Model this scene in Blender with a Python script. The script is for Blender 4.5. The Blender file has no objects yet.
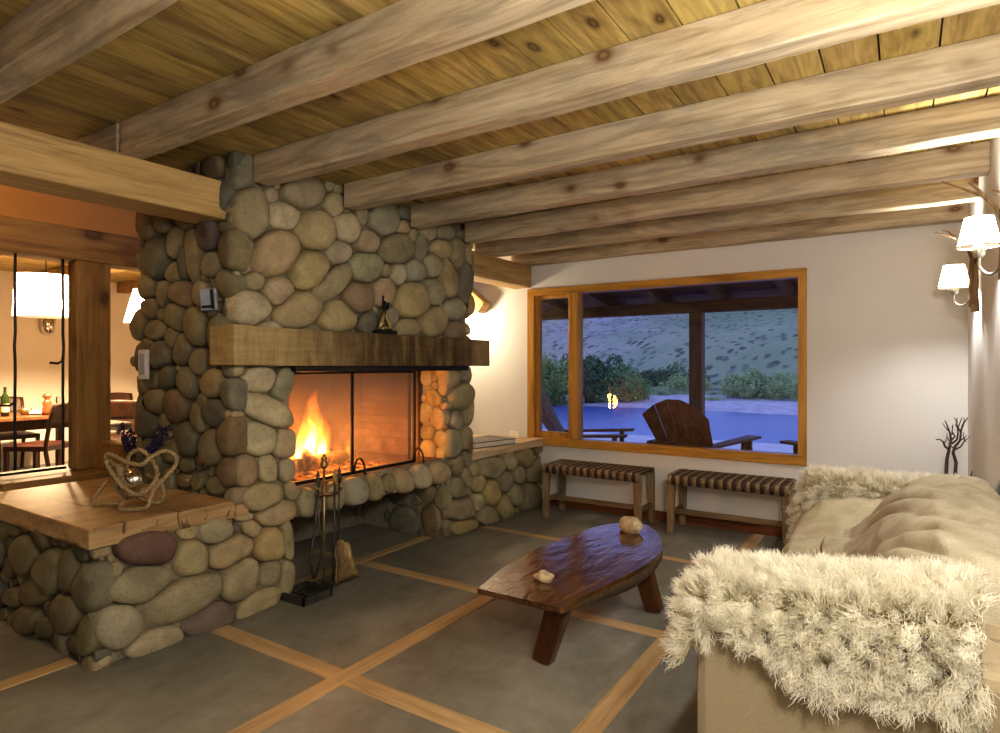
import bpy, math, random
import numpy as np
from math import sin, cos, pi, radians, sqrt, atan
from mathutils import Vector, Matrix, noise

SC = bpy.context.scene
COL = SC.collection
RNG = random.Random(7)

# ------------------------------------------------------------------ camera model
FPX, CX, CY, CAMH = 620.0, 500.0, 366.0, 1.30
TH = atan(405 / 620.0)
ST, CT = sin(TH), cos(TH)

def ray(u, v):
    a = (u - CX) / FPX; b = (CY - v) / FPX
    return np.array([-ST + CT * a, CT + ST * a, b])
def at(u, v, d):
    p = ray(u, v) * d; p[2] += CAMH; return Vector(p)
def onX(u, v, x):
    r = ray(u, v); p = r * (x / r[0]); p[2] += CAMH; return Vector(p)
def onY(u, v, y):
    r = ray(u, v); p = r * (y / r[1]); p[2] += CAMH; return Vector(p)
def onZ(u, v, z):
    r = ray(u, v); p = r * ((z - CAMH) / r[2]); p[2] += CAMH; return Vector(p)

cd = bpy.data.cameras.new('camera'); cam = bpy.data.objects.new('camera', cd); COL.objects.link(cam)
cam.location = (0, 0, CAMH); cam.rotation_euler = (pi / 2, 0, TH)
cd.sensor_width = 36; cd.lens = FPX / 1000 * 36; cd.clip_start = .02; cd.clip_end = 500
SC.camera = cam
SC.view_settings.view_transform = 'Standard'
SC.view_settings.look = 'Medium High Contrast'
SC.cycles.use_denoising = True
SC.cycles.max_bounces = 8
SC.cycles.transparent_max_bounces = 16
SC.cycles.sample_clamp_indirect = 6

# ------------------------------------------------------------------ mesh builder
class MB:
    def __init__(s): s.v = []; s.f = []; s.c = []; s.sm = []
    def add(s, vs, fs, col=None, smooth=False):
        o = len(s.v); s.v += [tuple(p) for p in vs]
        s.f += [tuple(o + i for i in f) for f in fs]
        s.sm += [smooth] * len(fs)
        s.c += [col or (1, 1, 1)] * len(vs)
        return s
    def box(s, x0, x1, y0, y1, z0, z1, col=None):
        v = [(x, y, z) for z in (z0, z1) for y in (y0, y1) for x in (x0, x1)]
        return s.add(v, [(0, 2, 3, 1), (4, 5, 7, 6), (0, 1, 5, 4), (2, 6, 7, 3), (0, 4, 6, 2), (1, 3, 7, 5)], col)
    def bar(s, p0, p1, w, h, up=(0, 0, 1), w1=None, h1=None, col=None):
        p0 = Vector(p0); p1 = Vector(p1); d = (p1 - p0).normalized(); up = Vector(up)
        if abs(d.dot(up)) > .98: up = Vector((0, 1, 0))
        a = d.cross(up).normalized(); b = a.cross(d).normalized()
        w1 = w if w1 is None else w1; h1 = h if h1 is None else h1
        v = []
        for p, ww, hh in ((p0, w, h), (p1, w1, h1)):
            for i, j in ((-1, -1), (1, -1), (1, 1), (-1, 1)):
                v.append(p + a * (i * ww / 2) + b * (j * hh / 2))
        return s.add(v, [(0, 1, 2, 3), (7, 6, 5, 4), (0, 4, 5, 1), (1, 5, 6, 2), (2, 6, 7, 3), (3, 7, 4, 0)], col)
    def tube(s, pts, r, seg=8, closed=False, col=None):
        P = [Vector(p) for p in pts]; n = len(P)
        R = r if isinstance(r, (list, tuple)) else [r] * n
        T = []
        for i in range(n):
            if closed: t = P[(i + 1) % n] - P[i - 1]
            else: t = P[min(i + 1, n - 1)] - P[max(i - 1, 0)]
            T.append(t.normalized() if t.length > 1e-9 else Vector((0, 0, 1)))
        a = T[0].orthogonal().normalized(); vs = []
        for i in range(n):
            a = (a - T[i] * a.dot(T[i]))
            a = a.normalized() if a.length > 1e-6 else T[i].orthogonal().normalized()
            b = T[i].cross(a)
            for k in range(seg):
                q = 2 * pi * k / seg
                vs.append(P[i] + (a * cos(q) + b * sin(q)) * R[i])
        fs = []
        m = n if closed else n - 1
        for i in range(m):
            j = (i + 1) % n
            for k in range(seg):
                k2 = (k + 1) % seg
                fs.append((i * seg + k, i * seg + k2, j * seg + k2, j * seg + k))
        if not closed:
            fs.append(tuple(range(seg - 1, -1, -1))); fs.append(tuple((n - 1) * seg + k for k in range(seg)))
        return s.add(vs, fs, col, True)
    def lathe(s, prof, c=(0, 0, 0), seg=20, col=None, M=None):
        vs = []; fs = []
        for r, z in prof:
            for k in range(seg):
                q = 2 * pi * k / seg
                p = Vector((r * cos(q), r * sin(q), z))
                if M is not None: p = M @ p
                vs.append((p[0] + c[0], p[1] + c[1], p[2] + c[2]))
        for i in range(len(prof) - 1):
            for k in range(seg):
                k2 = (k + 1) % seg
                fs.append((i * seg + k, i * seg + k2, (i + 1) * seg + k2, (i + 1) * seg + k))
        if prof[0][0] > 1e-4: fs.append(tuple(range(seg - 1, -1, -1)))
        if prof[-1][0] > 1e-4: fs.append(tuple((len(prof) - 1) * seg + k for k in range(seg)))
        return s.add(vs, fs, col, True)
    def blob(s, c, r, amp=.15, seed=0, seg=20, rings=12, freq=1.3, col=None):
        c = Vector(c); vs = []; fs = []
        for i in range(rings + 1):
            t = pi * i / rings
            for k in range(seg):
                q = 2 * pi * k / seg
                d = Vector((sin(t) * cos(q), sin(t) * sin(q), cos(t)))
                m = 1 + amp * noise.noise(d * freq + Vector((seed * 7.3, seed * 3.1, seed)))
                vs.append(c + Vector((d.x * r[0], d.y * r[1], d.z * r[2])) * m)
        for i in range(rings):
            for k in range(seg):
                k2 = (k + 1) % seg
                fs.append((i * seg + k, (i + 1) * seg + k, (i + 1) * seg + k2, i * seg + k2))
        return s.add(vs, fs, col, True)
    def grid(s, fn, nu, nv, col=None, smooth=True):
        vs = [fn(i / nu, j / nv) for j in range(nv + 1) for i in range(nu + 1)]
        w = nu + 1
        fs = [(j * w + i, j * w + i + 1, (j + 1) * w + i + 1, (j + 1) * w + i) for j in range(nv) for i in range(nu)]
        return s.add(vs, fs, col, smooth)
    def build(s, name, mat, parent=None, bevel=0, solid=0, sub=0):
        me = bpy.data.meshes.new(name)
        me.from_pydata(s.v, [], s.f); me.update()
        me.polygons.foreach_set('use_smooth', s.sm)
        if any(c != (1, 1, 1) for c in s.c):
            at_ = me.color_attributes.new('Col', 'FLOAT_COLOR', 'POINT')
            at_.data.foreach_set('color', [x for c in s.c for x in (c[0], c[1], c[2], 1.0)])
        return link(name, me, mat, parent, bevel, solid, sub)

def link(name, me, mat, parent=None, bevel=0, solid=0, sub=0):
    me.materials.append(mat)
    o = bpy.data.objects.new(name, me); COL.objects.link(o)
    if bevel:
        m = o.modifiers.new('bevel', 'BEVEL'); m.width = bevel; m.segments = 2; m.limit_method = 'ANGLE'; m.angle_limit = radians(40)
    if solid:
        m = o.modifiers.new('solid', 'SOLIDIFY'); m.thickness = solid; m.offset = -1
    if sub:
        m = o.modifiers.new('sub', 'SUBSURF'); m.levels = sub; m.render_levels = sub
    if parent is not None:
        o.parent = parent
        if 'w' in parent.keys(): o.matrix_parent_inverse = Matrix.Translation(-Vector(parent['w']))
    return o

LIFT = []
def recenter(o):
    "put a single-mesh thing's origin at the middle of its base"
    me = o.data
    n = len(me.vertices); a = np.empty(n * 3); me.vertices.foreach_get('co', a); a = a.reshape(-1, 3)
    lo = a.min(0); hi = a.max(0); c = np.array([(lo[0] + hi[0]) / 2, (lo[1] + hi[1]) / 2, lo[2]])
    me.vertices.foreach_set('co', (a - c).ravel()); me.update()
    o.location = Vector(o.location) + Vector(c)

def tag(o, label, cat, group=None, kind=None, rc=True):
    o['label'] = label; o['category'] = cat
    if group: o['group'] = group
    if kind: o['kind'] = kind
    if rc and o.type == 'MESH' and not o.children: recenter(o)
    return o
def thing(name, label, cat, loc=(0, 0, 0), group=None, world=True):
    "an Empty at the base; with world=True the parts are given in world coordinates"
    o = bpy.data.objects.new(name, None); COL.objects.link(o); o.empty_display_size = .1
    o.location = loc; o['label'] = label; o['category'] = cat
    if group: o['group'] = group
    if world:
        o['w'] = list(loc)
    return o
def struct(o): o['kind'] = 'structure'; return o
def copy_tree(src, loc, rz, label=None, parent=None):
    c = src.copy(); COL.objects.link(c)
    if parent is None:
        c.location = loc; c.rotation_euler = (0, 0, rz)
        if label: c['label'] = label
    else:
        c.parent = parent
    for ch in list(src.children): copy_tree(ch, None, None, None, c)
    return c

# ------------------------------------------------------------------ materials
class NT:
    def __init__(s, name):
        s.m = bpy.data.materials.new(name); s.m.use_nodes = True
        s.t = s.m.node_tree; s.t.nodes.clear(); s.out = s.n('ShaderNodeOutputMaterial')
    def n(s, ty, **k):
        nd = s.t.nodes.new(ty)
        for a, b in k.items(): setattr(nd, a, b)
        return nd
    def l(s, a, b): s.t.links.new(a, b)
    def coords(s, scale=(1, 1, 1), rnd=True):
        tc = s.n('ShaderNodeTexCoord'); mp = s.n('ShaderNodeMapping'); mp.inputs['Scale'].default_value = scale
        if rnd:
            oi = s.n('ShaderNodeObjectInfo'); mu = s.n('ShaderNodeMath', operation='MULTIPLY'); mu.inputs[1].default_value = 37
            s.l(oi.outputs['Random'], mu.inputs[0])
            va = s.n('ShaderNodeVectorMath', operation='ADD'); s.l(tc.outputs['Object'], va.inputs[0]); s.l(mu.outputs[0], va.inputs[1])
            s.l(va.outputs[0], mp.inputs['Vector'])
        else: s.l(tc.outputs['Object'], mp.inputs['Vector'])
        return mp.outputs[0]
    def noise(s, vec, scale, detail=4, rough=.55, dist=0):
        nd = s.n('ShaderNodeTexNoise'); nd.inputs['Scale'].default_value = scale; nd.inputs['Detail'].default_value = detail
        nd.inputs['Roughness'].default_value = rough; nd.inputs['Distortion'].default_value = dist
        s.l(vec, nd.inputs['Vector']); return nd.outputs['Fac']
    def ramp(s, fac, stops):
        r = s.n('ShaderNodeValToRGB'); e = r.color_ramp.elements
        while len(e) < len(stops): e.new(.5)
        for el, (p, c) in zip(e, stops):
            el.position = p; el.color = (*c, 1) if len(c) == 3 else c
        s.l(fac, r.inputs[0]); return r.outputs[0]
    def mix(s, fac, a, b, mode='MIX'):
        m = s.n('ShaderNodeMix', data_type='RGBA', blend_type=mode)
        for sock, val in ((m.inputs[0], fac), (m.inputs[6], a), (m.inputs[7], b)):
            if isinstance(val, (int, float)): sock.default_value = val
            elif isinstance(val, tuple): sock.default_value = (*val, 1)
            else: s.l(val, sock)
        return m.outputs[2]
    def bump(s, h, strength=.3, dist=.01):
        b = s.n('ShaderNodeBump'); b.inputs['Strength'].default_value = strength; b.inputs['Distance'].default_value = dist
        s.l(h, b.inputs['Height']); return b.outputs[0]
    def pbr(s, col, rough=.6, metal=0, spec=.5, nrm=None):
        p = s.n('ShaderNodeBsdfPrincipled')
        for k, val in (('Base Color', col), ('Roughness', rough)):
            if isinstance(val, (int, float)): p.inputs[k].default_value = val
            elif isinstance(val, tuple): p.inputs[k].default_value = (*val, 1)
            else: s.l(val, p.inputs[k])
        p.inputs['Metallic'].default_value = metal; p.inputs['Specular IOR Level'].default_value = spec
        if nrm: s.l(nrm, p.inputs['Normal'])
        s.l(p.outputs[0], s.out.inputs[0]); s.p = p; return p

def m_plain(name, col, rough=.6, metal=0, var=.15, scale=20, bump=.1, spec=.5):
    t = NT(name); v = t.coords()
    n = t.noise(v, scale)
    c = t.ramp(n, [(.3, tuple(x * (1 - var) for x in col)), (.7, tuple(min(1, x * (1 + var)) for x in col))])
    t.pbr(c, rough, metal, spec, t.bump(n, bump, .005)); return t.m

def m_wood(name, dark, mid, light, axis='X', sc=1.0, rough=.6, knots=True, stain=None, attr=False, kc=(.07, .035, .012), spec=.35, kscale=1.0, kflat=None, kgate=.55):
    t = NT(name)
    def ax(lo, hi): return {'X': (lo, hi, hi), 'Y': (hi, lo, hi), 'Z': (hi, hi, lo)}[axis]
    v = t.coords(ax(.8 * sc, 7 * sc)); v2 = t.coords(ax(1.3 * sc, 28 * sc)); vk = t.coords(kflat or ax(3.6 * sc * kscale, 5.6 * sc * kscale))
    a = t.noise(v, 1.6, 6, .66, 1.6); b = t.noise(v2, 1.5, 3)
    c = t.ramp(a, [(.28, dark), (.5, mid), (.72, light)])
    fine = t.ramp(b, [(.32, (.62, .60, .57)), (.46, (.98, .98, .98)), (.68, (1.10, 1.10, 1.10))])
    c = t.mix(.8, c, fine, 'MULTIPLY')
    if stain:
        vs = t.coords(ax(1.0 * sc, 4.5 * sc)); sn = t.noise(vs, 1.2, 6, .7, 1.2)
        c = t.mix(t.ramp(sn, [(.48, (0, 0, 0)), (.66, (.75, .75, .75))]), c, stain)
    if stain:
        vz = t.coords(ax(1.3 * sc, 17 * sc)); zn = t.noise(vz, 1.0, 6, .7, 1.0)
        c = t.mix(t.ramp(zn, [(.56, (0, 0, 0)), (.70, (.55,) * 3)]), c, tuple(x * .42 for x in mid))
    if knots:
        vo = t.n('ShaderNodeTexVoronoi'); vo.inputs['Scale'].default_value = 1.0; t.l(vk, vo.inputs['Vector'])
        nd_ = t.noise(vk, 2.5, 2); ad_ = t.n('ShaderNodeMath', operation='MULTIPLY_ADD'); t.l(nd_, ad_.inputs[0]); ad_.inputs[1].default_value = .12; t.l(vo.outputs['Distance'], ad_.inputs[2])
        k = t.ramp(ad_.outputs[0], [(.13, (.7, .7, .7)), (.16, (1, 1, 1)), (.20, (.7, .7, .7)), (.28, (.22, .22, .22)), (.42, (0, 0, 0))])
        sc_ = t.n('ShaderNodeSeparateColor'); t.l(vo.outputs['Color'], sc_.inputs[0]); gt = t.n('ShaderNodeMath', operation='GREATER_THAN'); t.l(sc_.outputs[0], gt.inputs[0]); gt.inputs[1].default_value = kgate
        mk = t.n('ShaderNodeMath', operation='MULTIPLY'); t.l(k, mk.inputs[0]); t.l(gt.outputs[0], mk.inputs[1])
        c = t.mix(mk.outputs[0], c, kc)
    if attr:
        at_ = t.n('ShaderNodeVertexColor'); at_.layer_name = 'Col'
        c = t.mix(1.0, c, at_.outputs['Color'], 'MULTIPLY')
    t.pbr(c, rough, 0, spec, t.bump(b, .12, .004)); return t.m

def m_emit(name, col, st):
    t = NT(name); e = t.n('ShaderNodeEmission'); e.inputs[0].default_value = (*col, 1); e.inputs[1].default_value = st
    t.l(e.outputs[0], t.out.inputs[0]); return t.m

MJOIST = m_wood('joist_pine', (.30, .225, .135), (.48, .385, .26), (.60, .51, .385), 'X', 1.0, .62, True, (.24, .215, .18), kc=(.13, .06, .02), kflat=(4.0, 0, 6.2))
MBEAMY = m_wood('beam_pine', (.30, .185, .07), (.44, .29, .12), (.54, .37, .17), 'Y', 1.0, .6, True, None, kc=(.12, .05, .015), kflat=(0, 3.4, 5.5))
MCEIL = m_wood('ceiling_pine', (.24, .155, .045), (.46, .335, .115), (.60, .46, .19), 'Y', 1.0, .5, True, (.17, .125, .06), True, kc=(.06, .025, .008), kflat=(9.0, 4.0, 0), kgate=.40)
MMANT = m_wood('mantel_timber', (.055, .036, .018), (.15, .105, .05), (.33, .25, .125), 'Y', 1.0, .7, True)
MSLAB = m_wood('slab_pine', (.25, .13, .055), (.40, .235, .11), (.50, .32, .17), 'Y', 1.0, .45, True)
MSLABX = m_wood('ledge_pine', (.42, .31, .18), (.56, .43, .27), (.66, .53, .36), 'Y', 1.0, .5, True)
MPOST = m_wood('post_timber', (.15, .075, .02), (.24, .135, .04), (.30, .18, .06), 'Z', .8, .6, True, kc=(.07, .03, .01))
MDKBEAM = m_wood('dark_beam', (.15, .075, .02), (.27, .15, .045), (.33, .2, .07), 'Y', .8, .55, True)
MSTRIP = m_wood('floor_strip_x', (.38, .25, .125), (.48, .335, .18), (.55, .395, .22), 'X', 1.0, .45, False)
MSTRIPY = m_wood('floor_strip_y', (.38, .25, .125), (.48, .335, .18), (.55, .395, .22), 'Y', 1.0, .45, False)
MFRAME = m_wood('window_wood', (.36, .17, .03), (.48, .25, .05), (.55, .30, .075), 'X', 1.0, .4, False)
MFRAMEZ = m_wood('window_wood_z', (.36, .17, .03), (.48, .25, .05), (.55, .30, .075), 'Z', 1.0, .4, False)
MTABLE = m_wood('table_slab', (.035, .015, .005), (.10, .045, .014), (.19, .095, .03), 'Y', 1.2, .18, False, spec=.55)
def _ripple(mt):
    t = NT('x'); bpy.data.materials.remove(t.m)
    t.m = mt; t.t = mt.node_tree; p = [n for n in t.t.nodes if n.type == 'BSDF_PRINCIPLED'][0]
    v = t.coords((9, 3.2, 1), False); n = t.noise(v, 1.6, 3, .5, .9); t.l(t.bump(n, .28, .012), p.inputs['Normal'])
_ripple(MTABLE)
MTLEG = m_wood('table_leg', (.03, .011, .004), (.07, .026, .009), (.10, .04, .015), 'Z', 1.2, .3, False)
MBARK = m_plain('bark', (.07, .045, .02), .7, 0, .5, 30, .6)
MBENCH = m_wood('bench_wood', (.13, .09, .045), (.24, .175, .10), (.34, .26, .16), 'Z', 1.5, .65, False)
MBENCHX = m_wood('bench_wood_x', (.13, .085, .04), (.22, .15, .08), (.30, .22, .13), 'X', 1.5, .65, False)
MBASEB = m_wood('baseboard_wood', (.13, .045, .018), (.20, .075, .03), (.25, .10, .04), 'X', 1.5, .4, False)
MCHAIRW = m_wood('dining_chair_wood', (.03, .012, .006), (.06, .024, .011), (.09, .036, .016), 'Z', 1.5, .4, False)
MDTABLE = m_wood('dining_table_wood', (.10, .04, .018), (.17, .075, .032), (.22, .10, .045), 'X', 1.2, .35, False)
MDECKC = m_wood('adirondack_wood', (.12, .045, .012), (.26, .11, .032), (.36, .165, .055), 'Z', 1.2, .55, False)
MDECK = m_wood('deck_boards', (.35, .34, .36), (.48, .47, .5), (.56, .55, .58), 'X', 1.0, .6, False)
MPORCH = m_wood('porch_timber', (.14, .055, .015), (.22, .095, .025), (.28, .125, .04), 'X', 1.0, .7, False)
MPORCHZ = m_wood('porch_post', (.13, .06, .02), (.20, .10, .035), (.25, .13, .05), 'Z', 1.0, .7, False)
MDRIFT = m_wood('driftwood', (.17, .10, .05), (.30, .20, .11), (.42, .31, .2), 'Z', 2.0, .6, False)
MTWIG = m_plain('dark_twig', (.07, .05, .04), .8, 0, .4, 60, .5)
MIRON = m_plain('black_iron', (.022, .02, .018), .45, .6, .3, 60, .2)
MIRONL = m_plain('worn_iron', (.075, .068, .058), .4, .5, .3, 60, .2)
MBRASS = m_plain('aged_brass', (.36, .27, .13), .38, .85, .3, 40, .2)
MPEWTER = m_plain('brushed_pewter', (.36, .35, .31), .35, .8, .15, 40, .1)
MSILVER = m_plain('silver', (.72, .70, .66), .16, 1, .1, 30, .05)
MWALL = m_plain('white_plaster', (.72, .715, .715), .85, 0, .02, 3, .05, .2)
MWALLR = m_plain('right_plaster', (.70, .70, .705), .85, 0, .02, 3, .05, .2)
MWALLD = m_plain('dining_plaster', (.74, .66, .56), .85, 0, .03, 3, .05, .2)
MORANGE = m_plain('ochre_plaster', (.50, .27, .095), .9, 0, .06, 4, .1, .2)
MMORTAR = m_plain('mortar', (.25, .215, .155), .95, 0, .2, 40, .6, .1)
MLINEN = m_plain('linen_panel', (.36, .295, .195), .95, 0, .06, 160, .25, .1)
MFUR0 = None
MSHADE = None
MBOOK = m_plain('book_cover', (.02, .02, .03), .35, 0, .2, 10, .05)
MPAGES = m_plain('book_pages', (.7, .66, .58), .8, 0, .1, 90, .1)
MPHOTO = m_plain('book_picture', (.10, .085, .08), .35, 0, .8, 14, .02)
MGREYPL = m_plain('grey_plate', (.24, .27, .33), .4, 0, .12, 20, .05)
MWHITEPL = m_plain('white_plate', (.5, .47, .48), .4, 0, .1, 30, .05)
MROPE = m_plain('rope', (.30, .225, .12), .85, 0, .3, 120, .8)
MPURPLE = m_plain('lavender_purple', (.022, .014, .055), .8, 0, .5, 80, .4)
MROCK = m_plain('pale_rock', (.48, .37, .22), .75, 0, .35, 35, .6)
MPAPER = m_plain('paper_white', (.85, .82, .75), .8, 0, .05, 20, .05)
MPEPPER = m_plain('pepper_mill_wood', (.20, .065, .02), .3, 0, .2, 20, .05)
MBOTTLE = m_plain('bottle_green', (.02, .035, .008), .08, 0, .2, 10, 0)
MLABELB = m_plain('bottle_label', (.6, .52, .3), .7, 0, .1, 10, 0)
MSEATL = m_plain('dark_leather', (.045, .014, .010), .35, 0, .2, 40, .1)
MPAPGREY = m_plain('river_sand', (.34, .33, .36), .9, 0, .25, 2, .5)
MFIREB = None

def m_concrete():
    t = NT('floor_concrete'); v = t.coords(rnd=False)
    a = t.noise(v, 1.3, 6, .6, .4); b = t.noise(v, 14, 5, .6); s = t.noise(t.coords((1, .35, 1), False), 3.2, 6, .7, 1)
    c = t.ramp(a, [(.3, (.155, .148, .122)), (.52, (.235, .225, .19)), (.72, (.33, .315, .27))])
    c = t.mix(.5, c, t.ramp(s, [(.35, (.55, .55, .53)), (.65, (1.2, 1.2, 1.2))]), 'MULTIPLY')
    c = t.mix(.35, c, t.ramp(b, [(.3, (.7, .7, .7)), (.7, (1.2, 1.2, 1.2))]), 'MULTIPLY')
    r = t.ramp(a, [(.3, (.42,) * 3), (.7, (.6,) * 3)])
    t.pbr(c, r, 0, .4, t.bump(b, .08, .004)); return t.m
MFLOOR = m_concrete()

def m_stone():
    t = NT('river_stone'); v = t.coords(rnd=False)
    at_ = t.n('ShaderNodeVertexColor'); at_.layer_name = 'Col'
    a = t.noise(v, 9, 5, .6, .5); sp = t.noise(v, 95, 2, .5); b = t.noise(v, 38, 4, .6)
    c = t.mix(1.0, at_.outputs['Color'], t.ramp(a, [(.3, (.72, .70, .66)), (.7, (1.18, 1.16, 1.1))]), 'MULTIPLY')
    c = t.mix(.45, c, t.ramp(sp, [(.33, (.55, .52, .48)), (.45, (1, 1, 1)), (.62, (1, 1, 1)), (.72, (1.35, 1.33, 1.25))]), 'MULTIPLY')
    t.pbr(c, .75, 0, .3, t.bump(b, .25, .006)); return t.m
MSTONE = m_stone()

def m_brick():
    t = NT('firebox_brick'); tc = t.n('ShaderNodeTexCoord')
    sx = t.n('ShaderNodeSeparateXYZ'); t.l(tc.outputs['Object'], sx.inputs[0])
    ad = t.n('ShaderNodeMath', operation='ADD'); t.l(sx.outputs[0], ad.inputs[0]); t.l(sx.outputs[1], ad.inputs[1])
    cb = t.n('ShaderNodeCombineXYZ'); t.l(ad.outputs[0], cb.inputs[0]); t.l(sx.outputs[2], cb.inputs[1])
    br = t.n('ShaderNodeTexBrick'); br.inputs['Scale'].default_value = 4.4
    br.inputs['Color1'].default_value = (.36, .24, .15, 1); br.inputs['Color2'].default_value = (.28, .18, .11, 1); br.inputs['Mortar'].default_value = (.2, .14, .1, 1)
    br.inputs['Mortar Size'].default_value = .012
    t.l(cb.outputs[0], br.inputs['Vector'])
    n = t.noise(tc.outputs['Object'], 6, 5)
    c = t.mix(.8, br.outputs['Color'], t.ramp(n, [(.3, (.5, .48, .45)), (.7, (1.2, 1.2, 1.2))]), 'MULTIPLY')
    mr = t.n('ShaderNodeMapRange'); mr.inputs[1].default_value = .80; mr.inputs[2].default_value = 1.22; t.l(sx.outputs[2], mr.inputs[0])
    nz = t.noise(tc.outputs['Object'], 3, 3); md = t.n('ShaderNodeMath', operation='MULTIPLY_ADD'); t.l(nz, md.inputs[0]); md.inputs[1].default_value = .6; t.l(mr.outputs[0], md.inputs[2])
    sb_ = t.n('ShaderNodeMath', operation='SUBTRACT', use_clamp=True); t.l(md.outputs[0], sb_.inputs[0]); sb_.inputs[1].default_value = .25
    c = t.mix(sb_.outputs[0], c, (.055, .05, .05))
    t.pbr(c, .9, 0, .1, t.bump(br.outputs['Fac'], -.3, .01)); return t.m
MFIREB = m_brick()

def m_fur(name, root, tip):
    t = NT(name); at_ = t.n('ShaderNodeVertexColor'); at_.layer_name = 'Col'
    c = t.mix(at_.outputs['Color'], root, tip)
    d = t.n('ShaderNodeBsdfDiffuse'); tr = t.n('ShaderNodeBsdfTranslucent'); g = t.n('ShaderNodeBsdfGlossy'); g.inputs['Roughness'].default_value = .45
    g.inputs[0].default_value = (1, .98, .93, 1)
    t.l(c, d.inputs[0]); t.l(c, tr.inputs[0])
    m1 = t.n('ShaderNodeMixShader'); m1.inputs[0].default_value = .42; t.l(d.outputs[0], m1.inputs[1]); t.l(tr.outputs[0], m1.inputs[2])
    m2 = t.n('ShaderNodeMixShader'); m2.inputs[0].default_value = .05; t.l(m1.outputs[0], m2.inputs[1]); t.l(g.outputs[0], m2.inputs[2])
    t.l(m2.outputs[0], t.out.inputs[0]); return t.m
MFUR = m_fur('sheepskin_wool', (.52, .44, .25), (.98, .96, .87))

def m_shade(name, col, st):
    t = NT(name); e = t.n('ShaderNodeEmission'); e.inputs[0].default_value = (*col, 1); e.inputs[1].default_value = st
    tr = t.n('ShaderNodeBsdfTranslucent'); tr.inputs[0].default_value = (.85, .75, .6, 1)
    a = t.n('ShaderNodeAddShader'); t.l(e.outputs[0], a.inputs[0]); t.l(tr.outputs[0], a.inputs[1]); t.l(a.outputs[0], t.out.inputs[0]); return t.m
MSHADE = m_shade('lit_shade', (1, .90, .74), .42)
MSHADED = m_shade('lit_pendant', (1, .76, .42), .6)
MTRIM = m_plain('shade_trim', (.55, .42, .26), .9, 0, .2, 80, .2)

def m_glass(name, tint, ior=1.5):
    t = NT(name); tr = t.n('ShaderNodeBsdfTransparent'); tr.inputs[0].default_value = (*tint, 1)
    g = t.n('ShaderNodeBsdfGlossy'); g.inputs['Roughness'].default_value = 0.01
    f = t.n('ShaderNodeFresnel'); f.inputs[0].default_value = ior
    m = t.n('ShaderNodeMixShader'); t.l(f.outputs[0], m.inputs[0]); t.l(tr.outputs[0], m.inputs[1]); t.l(g.outputs[0], m.inputs[2])
    t.l(m.outputs[0], t.out.inputs[0]); return t.m
MGLASS = m_glass('window_glass', (.97, .97, 1))
def m_screen():
    t = NT('spark_mesh'); tr = t.n('ShaderNodeBsdfTransparent')
    d = t.n('ShaderNodeBsdfDiffuse'); d.inputs[0].default_value = (.42, .36, .35, 1)
    tl = t.n('ShaderNodeBsdfTranslucent'); tl.inputs[0].default_value = (.5, .42, .38, 1)
    m1 = t.n('ShaderNodeMixShader'); m1.inputs[0].default_value = .2; t.l(d.outputs[0], m1.inputs[1]); t.l(tl.outputs[0], m1.inputs[2])
    m = t.n('ShaderNodeMixShader'); m.inputs[0].default_value = .19; t.l(tr.outputs[0], m.inputs[1]); t.l(m1.outputs[0], m.inputs[2])
    t.l(m.outputs[0], t.out.inputs[0]); return t.m
MSCREEN = m_screen()
def m_flame(name, st, ramp):
    t = NT(name); tc = t.n('ShaderNodeTexCoord'); sx = t.n('ShaderNodeSeparateXYZ'); t.l(tc.outputs['Generated'], sx.inputs[0])
    mp = t.n('ShaderNodeMapping'); mp.inputs['Scale'].default_value = (14, 14, 5); t.l(tc.outputs['Object'], mp.inputs[0])
    nz = t.noise(mp.outputs[0], 1.0, 2, .5, .6)
    e = t.n('ShaderNodeEmission'); c = t.ramp(sx.outputs[2], ramp); t.l(c, e.inputs[0])
    fa = t.ramp(sx.outputs[2], [(0, (.5,) * 3), (.12, (1,) * 3), (.55, (.55,) * 3), (1, (0.0,) * 3)])
    nn = t.ramp(nz, [(.35, (.15,) * 3), (.65, (1,) * 3)])
    mu = t.n('ShaderNodeMath', operation='MULTIPLY'); t.l(fa, mu.inputs[0]); t.l(nn, mu.inputs[1])
    m2 = t.n('ShaderNodeMath', operation='MULTIPLY'); t.l(mu.outputs[0], m2.inputs[0]); m2.inputs[1].default_value = st
    t.l(m2.outputs[0], e.inputs[1]); t.l(e.outputs[0], t.out.inputs['Volume']); return t.m
MFLAME = m_flame('flame_outer', 42, [(0, (1, .42, .06)), (.5, (1, .28, .03)), (1, (1, .12, .01))])
MFLAMEC = m_flame('flame_core', 220, [(0, (1, .72, .28)), (.5, (1, .55, .14)), (1, (1, .3, .04))])
def m_ember():
    t = NT('ember'); v = t.coords(); n = t.noise(v, 16, 4)
    e = t.n('ShaderNodeEmission'); c = t.ramp(n, [(.4, (.03, .008, .004)), (.55, (.9, .16, .01)), (.7, (1, .5, .1))]); t.l(c, e.inputs[0]); e.inputs[1].default_value = 1.3
    t.l(e.outputs[0], t.out.inputs[0]); return t.m
MEMBER = m_ember()
def m_char():
    t = NT('charred_log'); v = t.coords(); n = t.noise(v, 14, 4)
    t.pbr(t.ramp(n, [(.3, (.03, .018, .012)), (.7, (.16, .075, .03))]), .9)
    t.l(t.ramp(n, [(.5, (0, 0, 0)), (.72, (1, .3, .03))]), t.p.inputs['Emission Color']); t.p.inputs['Emission Strength'].default_value = .9
    return t.m
MCHAR = m_char()
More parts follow.
